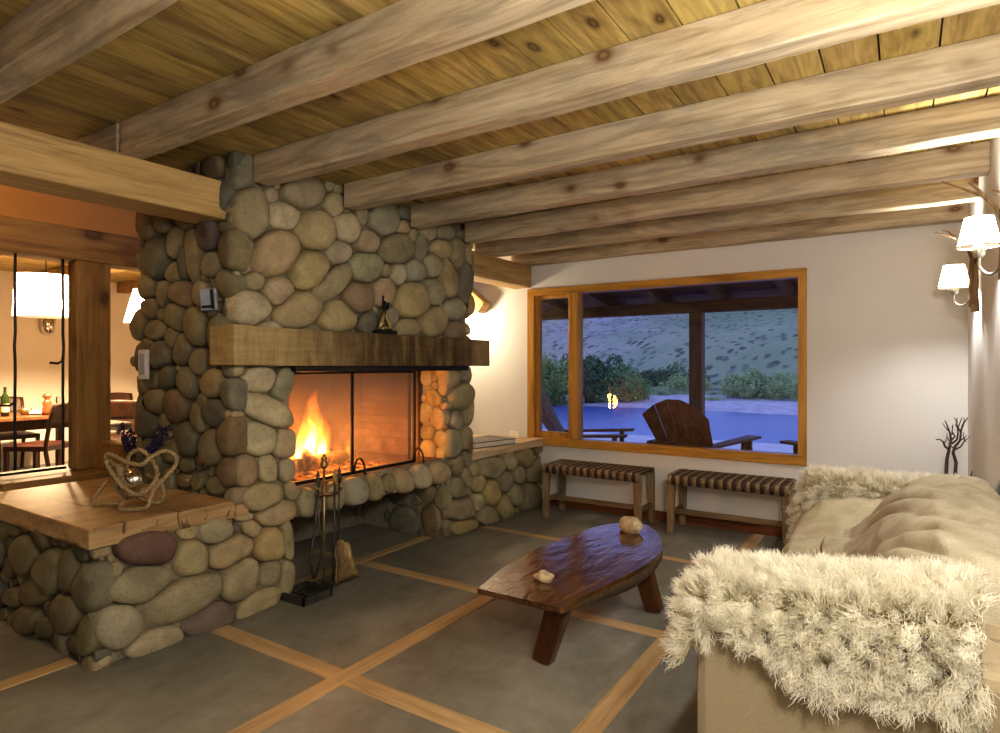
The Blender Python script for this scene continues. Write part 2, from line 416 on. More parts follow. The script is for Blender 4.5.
def m_weave(name, c1, c2):
    t = NT(name); v = t.coords(rnd=False); n = t.noise(v, 9, 4); f = t.noise(v, 220, 2)
    c = t.ramp(n, [(.3, c1), (.7, c2)]); c = t.mix(.6, c, t.ramp(f, [(.3, (.7,) * 3), (.7, (1.15,) * 3)]), 'MULTIPLY')
    t.pbr(c, .95, 0, .1, t.bump(f, .5, .003)); return t.m
MTHROW = m_weave('linen_throw', (.38, .335, .245), (.52, .465, .355))
MSEAT = m_weave('seat_linen', (.36, .32, .22), (.50, .45, .33))
MSEATSH = MSEAT
MSTRAP = m_plain('woven_strap', (.25, .185, .105), .7, 0, .35, 30, .2)
MSTRAPD = m_plain('woven_strap_dark', (.055, .03, .02), .6, 0, .3, 30, .2)

# ------------------------------------------------------------------ room shell
XR, YB, XL, YF = .35, 5.15, -9.6, -3.2; FYA = 1.92
WX0, WX1, WZ0, WZ1 = -3.04, -.615, .554, 2.04
ZB, ZC = 2.26, 2.405       # joist underside, ceiling boards
YJ = [-2.84, -2.23, -1.62, -1.01, -.40, .20, .80, 1.40, 2.00, 2.62, 3.22, 3.85, 4.43, 5.03]

m = MB(); m.box(XL, XR + .15, YF - .15, YB + .15, -.15, 0); struct(m.build('floor', MFLOOR))
m = MB()
m.box(XL, WX0, YB, YB + .14, 0, 3.2); m.box(WX1, XR, YB, YB + .14, 0, 3.2)
m.box(WX0, WX1, YB, YB + .14, 0, WZ0); m.box(WX0, WX1, YB, YB + .14, WZ1, 3.2)
struct(m.build('wall_back', MWALL))
m = MB(); m.box(XR, XR + .14, YF, YB + .14, 0, 3.2); struct(m.build('wall_right', MWALLR))
m = MB(); m.box(XL - .14, XL, YF, YB + .14, 0, 3.2); struct(m.build('wall_left', MWALLD))
m = MB(); m.box(XL, XR, YF - .14, YF, 0, 3.2); struct(m.build('wall_front', MWALL))
m = MB(); m.box(-4.72, -4.60, YF, YB, 2.2, 3.2); struct(m.build('wall_upper', MORANGE))
# board ceiling: planks along Y
m = MB(); r = random.Random(3); x = -3.42; w = .176
while x < XR:
    k = r.uniform(.72, 1.12); m.box(x + .003, min(x + w - .003, XR), YF, YB, ZC, ZC + .025, (k, k * r.uniform(.96, 1.02), k * r.uniform(.9, 1.05))); x += w
m.box(-3.42, XR, YF, YB, ZC + .026, ZC + .08, (.05, .04, .03))
struct(m.build('ceiling', MCEIL))
m = MB(); r = random.Random(4); x = XL
while x < -4.72:
    k = r.uniform(.85, 1.1); m.box(x + .002, min(x + w - .002, -4.72), YF, YB, 2.52, 2.56, (k, k, k)); x += w
struct(m.build('ceiling_dining', MCEIL))
m = MB(); m.box(-4.60, -3.42, YF, YB, 2.95, 3.0, (1, 1, .99)); struct(m.build('ceiling_upper', MCEIL))
m = MB(); m.box(-3.46, -3.42, YF, FYA, ZC + .081, 2.95); struct(m.build('wall_riser', MORANGE))

# inlaid wooden strips in the concrete
sn = 1
def strip(x0, x1, y0, y1, mt):
    global sn
    m = MB(); m.box(x0, x1, y0, y1, -.02, .0025 if mt is MSTRIP else .0038); struct(m.build('trim_%d' % sn, mt)); sn += 1
strip(XL, XR, .62, .71, MSTRIP)
strip(-2.9, XR, 1.765, 1.86, MSTRIP); strip(-3.5, XR, 2.90, 2.985, MSTRIP); strip(-2.86, XR, 4.10, 4.175, MSTRIP)
strip(-3.12, -3.035, -3, 1.26, MSTRIPY); strip(-3.09, -3.01, 2.30, 3.66, MSTRIPY); strip(-2.01, -1.92, YF, 5.1, MSTRIPY); strip(-.99, -.90, YF, 5.1, MSTRIPY)
m = MB(); m.box(-2.85, XR, YB - .018, YB, 0, .075); struct(m.build('baseboard_back', MBASEB))
m = MB(); m.box(XR - .018, XR, YF, YB - .018, 0, .075); struct(m.build('baseboard_right', MBASEB))

# ------------------------------------------------------------------ joists and beams
def joist(i, x0, x1, label):
    y = YJ[i]; r = random.Random(50 + i); m = MB(); n = 26; prof = []
    for k in range(n + 1):
        x = x0 + (x1 - x0) * k / n
        prof.append((x, y + .006 * noise.noise(Vector((x * 2, i * 3.1, 0))), y + .105 + .006 * noise.noise(Vector((x * 2, i * 3.1, 5))), ZB + .007 * noise.noise(Vector((x * 2.2, i * 5.7, 9)))))
    vs = []; fs = []
    for (x, ya, yb, z) in prof: vs += [(x, ya, z), (x, yb, z), (x, yb, ZC), (x, ya, ZC)]
    for k in range(n):
        o = k * 4; q = o + 4
        for a in range(4):
            b = (a + 1) % 4; fs.append((o + a, q + a, q + b, o + b))
    fs += [(0, 1, 2, 3), (n * 4 + 3, n * 4 + 2, n * 4 + 1, n * 4)]
    m.add(vs, fs)
    return tag(m.build('ceiling_joist', MJOIST, None, .006), label, 'ceiling joist', 'pine joists under the board ceiling')
XE = XR
names = {5: 'pale pine ceiling joist nearest the viewer, just over the camera',
         6: 'pine ceiling joist crossing the top left corner, first one above the long left header beam',
         7: 'pine ceiling joist resting on the left header beam just in front of the stone chimney',
         8: 'pine ceiling joist meeting the near left corner of the stone chimney',
         9: 'pine ceiling joist meeting the chimney face left of its middle, second to touch the stones',
         10: 'pine ceiling joist meeting the chimney face right of its middle, third to touch the stones',
         11: 'pine ceiling joist meeting the far right edge of the stone chimney',
         12: 'pine ceiling joist one before the window wall, ending on the short header beam',
         13: 'pine ceiling joist lying tight against the white window wall'}
for i in range(5, 14):
    joist(i, {6: -3.22, 7: -2.965, 5: -3.22, 12: -3.16, 13: -3.16}.get(i, -2.84), XE, names[i])
m = MB(); m.box(-3.9, -2.985, 1.40, 1.505, ZB, ZC); tag(m.build('joist_stub', MJOIST, None, .005), 'short grey joist piece butted against the joist just in front of the chimney', 'ceiling joist')

m = MB(); m.box(-3.20, -2.955, YF, 1.935, 2.065, 2.262); tag(m.build('header_beam', MBEAMY, None, .012), 'long squared yellow pine header beam at upper left ending at the chimney corner', 'beam')
m = MB(); m.box(-3.20, -3.0, 4.05, YB, 2.055, 2.262); tag(m.build('header_beam', MBEAMY, None, .01), 'short pine header beam between the chimney and the window wall', 'beam')
m = MB(); m.box(-4.76, -4.56, YF, 4.2, 2.0, 2.215); tag(m.build('header_beam', MDKBEAM, None, .012), 'dark timber beam on the square post, under the ochre wall strip', 'beam')
m = MB(); p0 = Vector((-3.42, 5.08, 1.78)); m.bar((-3.50, 5.08, 1.88), (-3.95, 5.08, 2.24), .13, .13); tag(m.build('diagonal_brace', MBEAMY, None, .008), 'short diagonal timber brace showing at the right edge of the chimney', 'brace')
for i, y in enumerate((1.2, 2.3, 3.4, 4.5)):
    m = MB(); m.box(XL, -4.76, y, y + .12, 2.37, 2.515); tag(m.build('dining_joist', MDKBEAM, None, .006), ['dining room ceiling beam nearest the viewer, left of the pendant lamp', 'dining room ceiling beam just above the drum pendant lamp', 'dining room ceiling beam just beyond the drum pendant lamp', 'dining room ceiling beam farthest off, nearest the window wall side'][i], 'ceiling beam', 'dining room ceiling beams')

# ------------------------------------------------------------------ window
win = thing('window_1', '', '', ((WX0 + WX1) / 2, YB, WZ0)); del win['label']; del win['category']; struct(win)
fy0, fy1 = YB - .02, YB + .10; fw = .062
m = MB(); m.box(WX0, WX1, fy0, fy1, WZ1 - .065, WZ1); m.box(WX0, WX1, fy0, fy1, WZ0, WZ0 + .075); m.build('window_frame', MFRAME, win, .004)
m = MB(); m.box(WX0, WX0 + .075, fy0, fy1, WZ0 + .075, WZ1 - .065); m.box(WX1 - .06, WX1, fy0, fy1, WZ0 + .075, WZ1 - .065); m.build('window_jamb', MFRAMEZ, win, .004)
m = MB(); m.box(-2.585, -2.505, fy0 - .005, fy1, WZ0 + .075, WZ1 - .065); m.build('mullion', MFRAMEZ, win, .004)
sx0, sx1, sz0, sz1 = WX0 + .075, -2.585, WZ0 + .075, WZ1 - .065
m = MB(); b = .035
m.box(sx0, sx0 + b, YB + .02, YB + .08, sz0, sz1); m.box(sx1 - b, sx1, YB + .02, YB + .08, sz0, sz1); m.box(sx0 + b, sx1 - b, YB + .02, YB + .08, sz1 - b, sz1); m.box(sx0 + b, sx1 - b, YB + .02, YB + .08, sz0, sz0 + b + .02)
sash = m.build('sash', MFRAMEZ, win, .003)
m = MB(); m.box(sx0 + b, sx1 - b, YB + .05, YB + .054, sz0 + b + .02, sz1 - b); m.build('window_pane', MGLASS, win)
m = MB(); m.box(-2.505, WX1 - .06, YB + .05, YB + .054, sz0, sz1); m.build('window_pane', MGLASS, win)

# ------------------------------------------------------------------ river stones
PALB = {'t': (.36, .30, .195), 'y': (.40, .325, .185), 'o': (.40, .31, .20), 'k': (.29, .255, .165), 'g': (.30, .28, .205), 'd': (.18, .17, .135),
        's': (.43, .385, .27), 'p': (.16, .125, .115), 'P': (.15, .09, .075), 'b': (.26, .20, .13)}
class Plane:
    def __init__(s, o, e1, e2, n, axis, val, rects, holes=()):
        s.o, s.e1, s.e2, s.n = map(Vector, (o, e1, e2, n)); s.axis, s.val = axis, val; s.rects, s.holes = rects, holes; s.st = []
    def loc(s, p): d = Vector(p) - s.o; return np.array([d.dot(s.e1), d.dot(s.e2)])
    def pix(s, u, v): return s.loc(onX(u, v, s.val) if s.axis == 'X' else onY(u, v, s.val))
    def listed(s, L):
        for it in L:
            u, v, a, b = it[:4]; c = it[4]; tl = radians(it[5] if len(it) > 5 else 0)
            p = s.pix(u, v); J = np.array([s.pix(u + 1, v) - p, s.pix(u, v + 1) - p]).T
            R = np.array([[cos(tl), sin(tl)], [-sin(tl), cos(tl)]])
            A = J @ R @ np.diag([a, b])
            if np.linalg.det(A) < 0: A[:, 1] *= -1
            s.st.append((p, A, c))
    def inside(s, P, mg=0.0):
        ok = np.zeros(P.shape[:-1], bool)
        for (a, b, c, d) in s.rects: ok |= (P[..., 0] > a - mg) & (P[..., 0] < b + mg) & (P[..., 1] > c - mg) & (P[..., 1] < d + mg)
        for (a, b, c, d) in s.holes: ok &= ~((P[..., 0] > a + mg) & (P[..., 0] < b - mg) & (P[..., 1] > c + mg) & (P[..., 1] < d - mg))
        return ok
    def fill(s, seed, sizes, tries, pal):
        r = np.random.default_rng(seed); lo = np.array([min(q[0] for q in s.rects), min(q[2] for q in s.rects)]); hi = np.array([max(q[1] for q in s.rects), max(q[3] for q in s.rects)])
        ang = np.linspace(0, 2 * pi, 14, endpoint=False); U = np.stack([np.cos(ang), np.sin(ang)])
        for sz in sizes:
            C = np.array([q[0] for q in s.st]).reshape(-1, 2); I = np.array([np.linalg.inv(q[1]) for q in s.st]).reshape(-1, 2, 2)
            for _ in range(tries):
                p = lo + (hi - lo) * r.random(2)
                asp = r.uniform(.62, 1.0); t = r.normal(0, .6) + (pi / 2 if r.random() < .55 else 0); R = np.array([[cos(t), -sin(t)], [sin(t), cos(t)]])
                A = R @ np.diag([sz, sz * asp]); B = (p[:, None] + A @ U).T
                if not s.inside(p[:, None].T * .6 + B * .4, 0).all(): continue
                if len(C):
                    D = B[:, None, :] - C[None]; dd = np.einsum('kij,bkj->bki', I, D)
                    if (np.hypot(dd[..., 0], dd[..., 1]) < 1.0).any(): continue
                    q = (np.linalg.inv(A) @ (C - p).T)
                    if (np.hypot(q[0], q[1]) < 1).any(): continue
                s.st.append((p, A, pal[r.integers(len(pal))])); C = np.vstack([C, p]); I = np.concatenate([I, np.linalg.inv(A)[None]])
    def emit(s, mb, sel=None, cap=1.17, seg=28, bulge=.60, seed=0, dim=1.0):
        r = random.Random(seed); n = len(s.st); C = np.array([q[0] for q in s.st]); I = np.array([np.linalg.inv(q[1]) for q in s.st]); RR = np.array([np.linalg.norm(q[1], 2) for q in s.st])
        ang = np.linspace(0, 2 * pi, seg, endpoint=False); U = np.stack([np.cos(ang), np.sin(ang)]); S = np.arange(.6, cap, .03)
        for i, (p, A, cc) in enumerate(s.st):
            if sel and not sel(p): continue
            nb = [k for k in range(n) if k != i and np.linalg.norm(C[k] - p) < (RR[k] + RR[i]) * 1.5]
            PP = p + S[:, None, None] * (A @ U).T[None]
            bl = ~s.inside(PP, .02)
            if nb:
                D = PP[:, :, None, :] - C[nb][None, None]; dd = np.einsum('kij,sbkj->sbki', I[nb], D)
                bl |= (np.hypot(dd[..., 0], dd[..., 1]).min(-1) < S[:, None])
            first = np.where(bl.any(0), bl.argmax(0), len(S)); sr = np.where(first < len(S), S[np.minimum(first, len(S) - 1)] - .065, cap)
            for _ in range(3): sr = (np.roll(sr, 1) + 2 * sr + np.roll(sr, -1)) / 4
            mn = np.linalg.svd(A)[1].min() * sr.mean(); H = max(.014, min(.078, bulge * mn)) * r.uniform(.9, 1.12)
            base = (A @ U) * sr
            tx, ty = r.uniform(-.14, .14), r.uniform(-.14, .14); vs = []; fs = []
            prof = [(1.0, -.05), (1.0, 0), (.985, .30 * H), (.93, .58 * H), (.80, .83 * H), (.55, .96 * H), (.27, .995 * H)]
            for sc_, h in prof:
                for k in range(seg):
                    q = p + base[:, k] * sc_; e = base[:, k] * sc_
                    w = s.o + s.e1 * float(q[0]) + s.e2 * float(q[1])
                    hh = h + (tx * e[0] + ty * e[1] if h > 0 else 0)
                    if h > 0: hh += .010 * noise.noise(w * 9) * min(1, mn / .06)
                    vs.append(w + s.n * hh)
            vs.append(s.o + s.e1 * float(p[0]) + s.e2 * float(p[1]) + s.n * H)
            for a in range(len(prof) - 1):
                for k in range(seg):
                    k2 = (k + 1) % seg; fs.append((a * seg + k, a * seg + k2, (a + 1) * seg + k2, (a + 1) * seg + k))
            t0 = (len(prof) - 1) * seg
            for k in range(seg): fs.append((t0 + k, t0 + (k + 1) % seg, len(vs) - 1))
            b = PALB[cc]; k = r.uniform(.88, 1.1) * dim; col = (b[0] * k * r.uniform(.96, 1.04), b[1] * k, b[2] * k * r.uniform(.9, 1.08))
            mb.add(vs, fs, col, True)

FX = -2.9; FY0, FY1 = 1.93, 3.98; OY0, OY1 = 2.28, 3.68; BX = -3.82
front = Plane((FX, 0, 0), (0, 1, 0), (0, 0, 1), (1, 0, 0), 'X', FX,
              [(FY0, FY1, 0, 2.40), (1.28, FY0 + .02, 0, .535), (FY1 - .02, 5.14, 0, .56)], [(OY0, OY1, 0, .445), (OY0, OY1, .595, 1.30)])
front.listed([(242,172,14,17,'d'),(251,212,16,25,'k',8),(270.7,195,7,7,'t'),(282,216,15.5,14,'s'),(302.5,193,22,17,'k'),(314,230,19,22,'t'),(332.5,205,9.5,12,'t'),
 (329,185,5,5.5,'k'),(338,188,4.5,6,'k'),(345,227,11.5,15,'s'),(275,253,21.5,23.5,'o'),(307,268.5,20,20.5,'y'),(336.5,251.5,11.5,12,'s'),(332,281.5,23,11,'k',45),
 (253,281.5,10.5,9.5,'k'),(276.5,290,13.5,14.5,'t'),(249,307,19.5,17.5,'s'),(299,309,24,15.5,'t',24),(338.5,315.5,19.5,15.5,'y'),(357,298,15,17,'b'),(364.5,267,17,16,'g'),
 (366.5,242,12,12.5,'t'),(382,218.5,14.5,17,'g'),(360.5,214,6.5,10,'t'),(403,226.5,6,6,'t'),(405,209,6,9,'d'),(395.5,248.5,16.5,15,'k'),(412,235,3.7,7,'t'),(418.5,249,6,14.5,'g'),
 (428,231.5,6.5,7.5,'t'),(440,249,9.5,9.5,'y'),(445,231.5,10,8,'g'),(455.5,254.5,6,15,'k'),(467,253.5,4.3,10.5,'y'),(431.5,265,9,12,'g'),(414,270,10.5,12,'g'),(397.5,274,8,11,'s'),
 (385.5,270.5,5.5,6.5,'k'),(382.5,291.5,12.5,15,'o'),(410.5,299,15.8,19,'y'),(431.5,291,8.5,13.8,'g'),(447.5,279,8,18.5,'y'),(462,283.5,6.3,20.5,'d'),(453,308.5,9.5,11.5,'g'),
 (453,329.5,10,9,'b'),(432,321,12.5,14.5,'y'),(407,327,12.5,8.5,'t'),(367.5,322,12,11,'d'),(388,316,8.5,10.5,'g'),(345.5,210,3.5,3,'t'),
 (257,379.5,15.5,13,'s'),(281.5,384,10.5,16,'g',-20),(267,410.5,27,13.5,'s',-28),(257,438,16.5,16.5,'s'),(284,442.5,12.5,14.5,'t'),(265.5,469,9,15,'s'),(287,470,8.5,11.8,'t'),
 (245,470.5,13,16,'b'),(262,495.5,20.5,15.5,'t'),(291,489,7.5,9.5,'k'),(276,513,21,11,'t',18),(268,544.5,13,18,'y',-20),(287,539.5,6,19,'k'),(268,572,11,14,'k'),(286,577,6.5,18,'k'),
 (251,527.5,9.5,8,'t',-25),(243,516,9,4.5,'t'),(257,603,25,11,'y',30),
 (187,531.5,9,8,'y'),(215.5,530.5,17,13,'k'),(235.3,527.6,5,4,'p'),(229.5,550.5,23,15,'t',25),(190,558.5,16,20,'t'),(238.5,578,17,24,'t',-20),(181.5,598,40,19,'k',32),(208.5,618.5,26,14,'p',28),
 (149.5,548,29.5,17,'P'),(139.5,583,32,18,'k',10),(120,626,24,21,'s'),(155.5,641,29,13,'t',18),(115,570.5,8,8,'k'),
 (306,502,10,13,'k'),(334,496,9,13,'t'),(354,491.5,11.5,13,'g'),(373.5,487,7.5,12,'k'),(388,483,6,8.5,'k'),(402,481.5,9,10.5,'t'),(420.5,476,9,11,'s'),(438,473,8,10,'t'),
 (449.5,377,8,11,'t'),(462.5,372,5.5,7.5,'t'),(460,396.5,10,13,'k'),(467.5,416,5,10,'k'),(456,420,6.5,10,'g'),(452,443,8,14,'g'),(465,438,6.5,12,'k'),(466.5,457.5,5,8,'k'),(456.5,465,6,10,'k'),
 (465,478,4.5,10,'t'),(457,488.5,9,11,'g'),(461,509,13.5,14,'k'),(464,526,14,9,'y'),
 (473,469,5,6.5,'t'),(477,483,8,9,'y'),(477,502.5,6,10,'s'),(491,467.5,12,10.5,'k'),(491,492,8,13.5,'y'),(487,514,11,9,'k'),(508,461,7,9.5,'s'),(504,480.5,8.5,11.5,'g'),(504,505,6.5,13,'t'),
 (515.5,493.5,7,11,'g'),(519.5,474,8,10,'t'),(525,460,7,11.5,'k'),(531,471.5,7,12,'k'),(528.5,497.5,9,17,'k')])
front.fill(5, (.10, .075, .055, .042, .032, .024, .018), 700, 'ttykgsb')
side = Plane((0, FY0, 0), (1, 0, 0), (0, 0, 1), (0, -1, 0), 'Y', FY0, [(BX, FX + .02, .6, 2.40)])
side.listed([(150,224,9.5,16,'k'),(164.5,219,8,14,'k'),(190.5,220,10,9.5,'b'),(179,243,7,15.5,'k'),(162,257,12.5,21,'d'),(175,272,6.5,10.5,'k'),(185.5,263,5,18,'d'),(196.5,256,7.5,27,'k'),(211,235,8.5,15,'p'),
 (213.5,264,9.5,12,'g'),(225,227,6,5,'k'),(236,250.5,14,23,'t'),(229,283,10.5,14,'k'),(150,288,10,12,'k'),(167,294,8,13,'k'),(185,295,11,14,'b'),(153,307,8,11,'b'),(164,314.5,4,6,'k'),(179,316,9.5,16,'k'),
 (203,295,8,13,'t'),(198,326,10.5,20,'t'),(140,325.5,8,18,'b'),(157.5,330,11,10,'k'),(174,337,6,12,'k'),(186,349,10,16,'k'),(202,361,8.5,13,'k'),(164,354,10.5,14.5,'d'),(148,345,8,8,'b'),(135,361,5,10,'k'),
 (144,384,7,10,'b'),(155,379,9,9.5,'k'),(170,377,8,13,'d'),(190,382,10,17,'k'),(215.5,383.5,10,14.5,'t'),(159,401,10,12,'k'),(179.5,404.5,13.5,17.5,'b'),(200,417,8,16,'k',15),(206,400.5,5,8,'k'),(218,411.5,12,14,'d'),
 (148.5,423,10,12.5,'d'),(191,437.5,13,18,'d'),(214,447,9,17,'k'),(232,434,10,21,'b'),(177,449,9,11.5,'k'),(189,463,5.5,8,'k'),(185,480,8,6.5,'k'),(200,481,5.5,7.5,'k'),(219,485,8,8.5,'k'),(233.5,395,9,16.5,'g'),
 (222,335,8,20,'k'),(231,470,9,14,'b')])
side.fill(6, (.09, .07, .05, .04, .03, .022), 600, 'kkbtgd')
rside = Plane((0, FY1, 0), (-1, 0, 0), (0, 0, 1), (0, 1, 0), 'Y', FY1, [(-FX - .02, -BX, .6, 2.40)])
rside.fill(8, (.12, .09, .07, .05, .035), 400, 'tkgby')
back = Plane((BX, 0, 0), (0, -1, 0), (0, 0, 1), (-1, 0, 0), 'X', BX, [(-FY1, -FY0, .0, 2.40)])
back.fill(9, (.12, .09, .07, .05, .035), 500, 'tkgbd')
bside = Plane((0, 1.28, 0), (1, 0, 0), (0, 0, 1), (0, -1, 0), 'Y', 1.28, [(-4.14, FX + .02, 0, .535)])
bside.listed([(94,587,11,22,'g'),(90,633,8,20,'k'),(71,609,13,20,'k'),(80,643,8,10,'k'),(57.5,568.5,12,21,'k'),(73,573,8,24,'k'),(29,553,10,18,'k'),(30,618,12,13,'k'),(50,626,9,11,'k'),(37,590,14,13,'k'),(17,596,9,9,'k'),(15,565,8,10,'b')])
bside.fill(10, (.11, .085, .06, .045, .03, .022), 500, 'kgtbd')
inner = Plane((0, OY1, 0), (1, 0, 0), (0, 0, 1), (0, -1, 0), 'Y', OY1, [(-3.12, FX + .01, .60, 1.30)])
inner.fill(11, (.075, .06, .045, .03), 300, 'otky')
inner2 = Plane((0, OY1, 0), (1, 0, 0), (0, 0, 1), (0, -1, 0), 'Y', OY1, [(-3.5, FX + .01, 0, .44)])
inner2.fill(12, (.13, .1, .07, .05, .03), 300, 'kbd')

# ------------------------------------------------------------------ fireplace
fp = thing('stone_fireplace', 'large floor to ceiling river stone fireplace with a timber mantel and burning fire', 'fireplace', (-3.4, 2.97, 0))
m = MB(); g = .004
m.box(BX + .018, FX - .018, FY0 + .018, OY0, 0, ZC - .005); m.box(BX + .018, FX - .018, OY1, FY1 - .018, 0, ZC - .005); m.box(BX + .018, FX - .018, OY0, OY1, 1.30, ZC - .005)
m.box(BX + .018, FX - .018, OY0, OY1, .44, .60); m.box(BX + .018, -3.78, OY0, OY1, 0, .44)
m.build('masonry_core', MMORTAR, fp)
m = MB()
front.emit(m, lambda p: FY0 - .02 < p[0] < FY1 + .01 and not (p[0] < 1.99 and p[1] < .5)); side.emit(m, seed=1, dim=.62); rside.emit(m, seed=2); back.emit(m, seed=3, seg=16, dim=.6); inner.emit(m, seed=4, bulge=.35); inner2.emit(m, seed=5, bulge=.35)  # side and back stones coloured darker, shade painted into their albedo
m.build('stone_cladding', MSTONE, fp)
# firebox lining
m = MB(); m.box(-3.78, -3.70, OY0, OY1, .60, 1.30); m.box(-3.70, FX - .22, OY0, OY0 + .05, .60, 1.30); m.box(-3.70, FX - .22, OY1 - .05, OY1, .60, 1.30)
m.box(-3.70, FX - .02, OY0, OY1, .60, .612); m.box(-3.70, FX - .02, OY0, OY1, 1.285, 1.30)
m.build('firebox', MFIREB, fp)
m = MB(); m.box(FX - .1, FX + .075, OY0 - .02, OY1 + .2, 1.27, 1.304); m.build('lintel', MIRON, fp, .003)
# mantel
m = MB(); n = 30; vs = []; fs = []; x0, x1, z0, z1 = FX - .085, FX + .125, 1.305, 1.507; r_ = random.Random(2)
for k in range(n + 1):
    y = 1.845 + (4.10 - 1.845) * k / n; a = .006 * noise.noise(Vector((y * 3, 0, 0))); b = .006 * noise.noise(Vector((y * 3, 4, 0)))
    vs += [(x0, y, z0 + a), (x1 + b, y, z0 + a), (x1 + b * .5, y, z1 + b), (x0, y, z1)]
for k in range(n):
    o = 4 * k
    for a in range(4): fs.append((o + a, o + (a + 1) % 4, o + 4 + (a + 1) % 4, o + 4 + a))
fs += [(3, 2, 1, 0), (4 * n, 4 * n + 1, 4 * n + 2, 4 * n + 3)]
m.add(vs, fs); mantel = m.build('mantel', MMANT, fp, .006)
def m_mantel():
    t = NT('mantel_weathered'); tc = t.n('ShaderNodeTexCoord'); sx = t.n('ShaderNodeSeparateXYZ'); t.l(tc.outputs['Object'], sx.inputs[0])
    mp = t.n('ShaderNodeMapping'); mp.inputs['Scale'].default_value = (4, 8, 1.6); t.l(tc.outputs['Object'], mp.inputs[0])
    mp2 = t.n('ShaderNodeMapping'); mp2.inputs['Scale'].default_value = (2, 2, 22); t.l(tc.outputs['Object'], mp2.inputs[0])
    a = t.noise(mp.outputs[0], 1.8, 5, .65, .3); b = t.noise(mp2.outputs[0], 2, 4, .6)
    c1 = t.ramp(a, [(.3, (.035, .02, .010)), (.5, (.095, .062, .028)), (.72, (.24, .17, .075))])
    c2 = t.ramp(a, [(.25, (.20, .13, .055)), (.5, (.34, .25, .12)), (.75, (.43, .33, .17))])
    mr = t.n('ShaderNodeMapRange'); mr.inputs[1].default_value = 2.15; mr.inputs[2].default_value = 2.75; t.l(sx.outputs[1], mr.inputs[0])
    c = t.mix(mr.outputs[0], c2, c1); m3 = t.n('ShaderNodeMapRange'); m3.inputs[1].default_value = 3.82; m3.inputs[2].default_value = 3.92; t.l(sx.outputs[1], m3.inputs[0]); c = t.mix(m3.outputs[0], c, t.ramp(a, [(.3, (.20, .14, .065)), (.7, (.33, .25, .13))])); c = t.mix(.6, c, t.ramp(b, [(.3, (.65,) * 3), (.7, (1.2,) * 3)]), 'MULTIPLY')
    t.pbr(c, .75, 0, .2, t.bump(a, .4, .006)); return t.m
mantel.data.materials[0] = m_mantel()

# free-standing spark screen in the opening
sx_ = FX + .035
scr = thing('fire_screen', 'black iron spark screen with fine mesh and curved feet in front of the fire', 'fire screen', (sx_ - .06, 2.86, .612))
fx = FX - .06
zs0, zs1, ys0, ysm, ys1 = .618, 1.262, 2.30, 2.80, 3.40
m = MB()
for y in (ys0, ysm, ys1): m.box(fx - .008, fx + .008, y - .009, y + .009, zs0, zs1)
for z in (zs0, zs1): m.box(fx - .008, fx + .008, ys0, ys1, z - .006, z + .012)
m.build('frame', MIRON, scr)
m = MB(); m.box(fx - .10, fx - .085, ys1 + .045, ys1 + .06, zs0, zs1); m.build('side_rod', MIRON, scr)
for a, b in ((ys0, ysm), (ysm, ys1)):
    m = MB(); m.box(fx - .001, fx + .001, a + .009, b - .009, zs0 + .012, zs1 - .006); m.build('mesh_panel', MSCREEN, scr)
for y in (ysm, ys1 - .03):
    m = MB(); m.tube([(fx + .0 + .055 * (1 - cos(pi * k / 10)) / 1.0 * .9, y + .02, .615 + .10 * sin(pi * k / 10)) for k in range(11)], .007, 6); m.build('curved_foot', MIRON, scr)

# fire, logs, embers
fc = Vector((-3.30, 2.55, .612))
for i, (p, q, r_, lab) in enumerate([((-3.2, 2.56, .67), (-3.34, 3.16, .66), .05, 'charred log at the front of the fire, glowing along its top'),
                                     ((-3.42, 2.52, .665), (-3.46, 3.08, .66), .05, 'charred log at the back of the fire, half hidden by flames'),
                                     ((-3.12, 2.62, .69), (-3.52, 2.82, .745), .04, 'short charred log lying crosswise on top of the other fire logs')]):
    m = MB(); p = Vector(p); q = Vector(q); m.tube([p.lerp(q, k / 8) + Vector((0, 0, .008 * noise.noise(Vector((k, i * 4, 0))))) for k in range(9)], [r_ * (1 + .15 * noise.noise(Vector((k * .9, i, 3)))) for k in range(9)], 12)
    tag(m.build('firewood_log', MCHAR), lab, 'log', 'logs burning in the fireplace')
m = MB(); m.grid(lambda u, v: (-3.6 + .52 * u, 2.40 + .85 * v, .612 + .03 * max(0, sin(pi * u) * sin(pi * v)) * (1 + .9 * noise.noise(Vector((u * 9, v * 12, 0))))), 24, 30)
tag(m.build('ember_bed', MEMBER), 'glowing bed of embers under the burning logs', 'embers', kind='stuff')
fire = thing('fire', 'bright yellow and orange flames rising from the logs at the left of the firebox', 'fire', (-3.3, 2.55, .66))
def flame(p, h, r0, lean, seed, mt):
    m = MB(); n = 12; pts = []; rr = []
    for k in range(n + 1):
        t = k / n
        pts.append(Vector(p) + Vector((.06 * h * noise.noise(Vector((seed, t * 2.5, 1))) * t * 3, lean * t * t + .07 * h * noise.noise(Vector((seed, t * 2.5, 7))) * t * 3, h * t)))
        rr.append(max(.001, r0 * (sin(pi * min(1, (t * .9 + .12))) ** .8) * (1 - .55 * t)))
    m.tube(pts, rr, 12); m.build('flame', mt, fire)
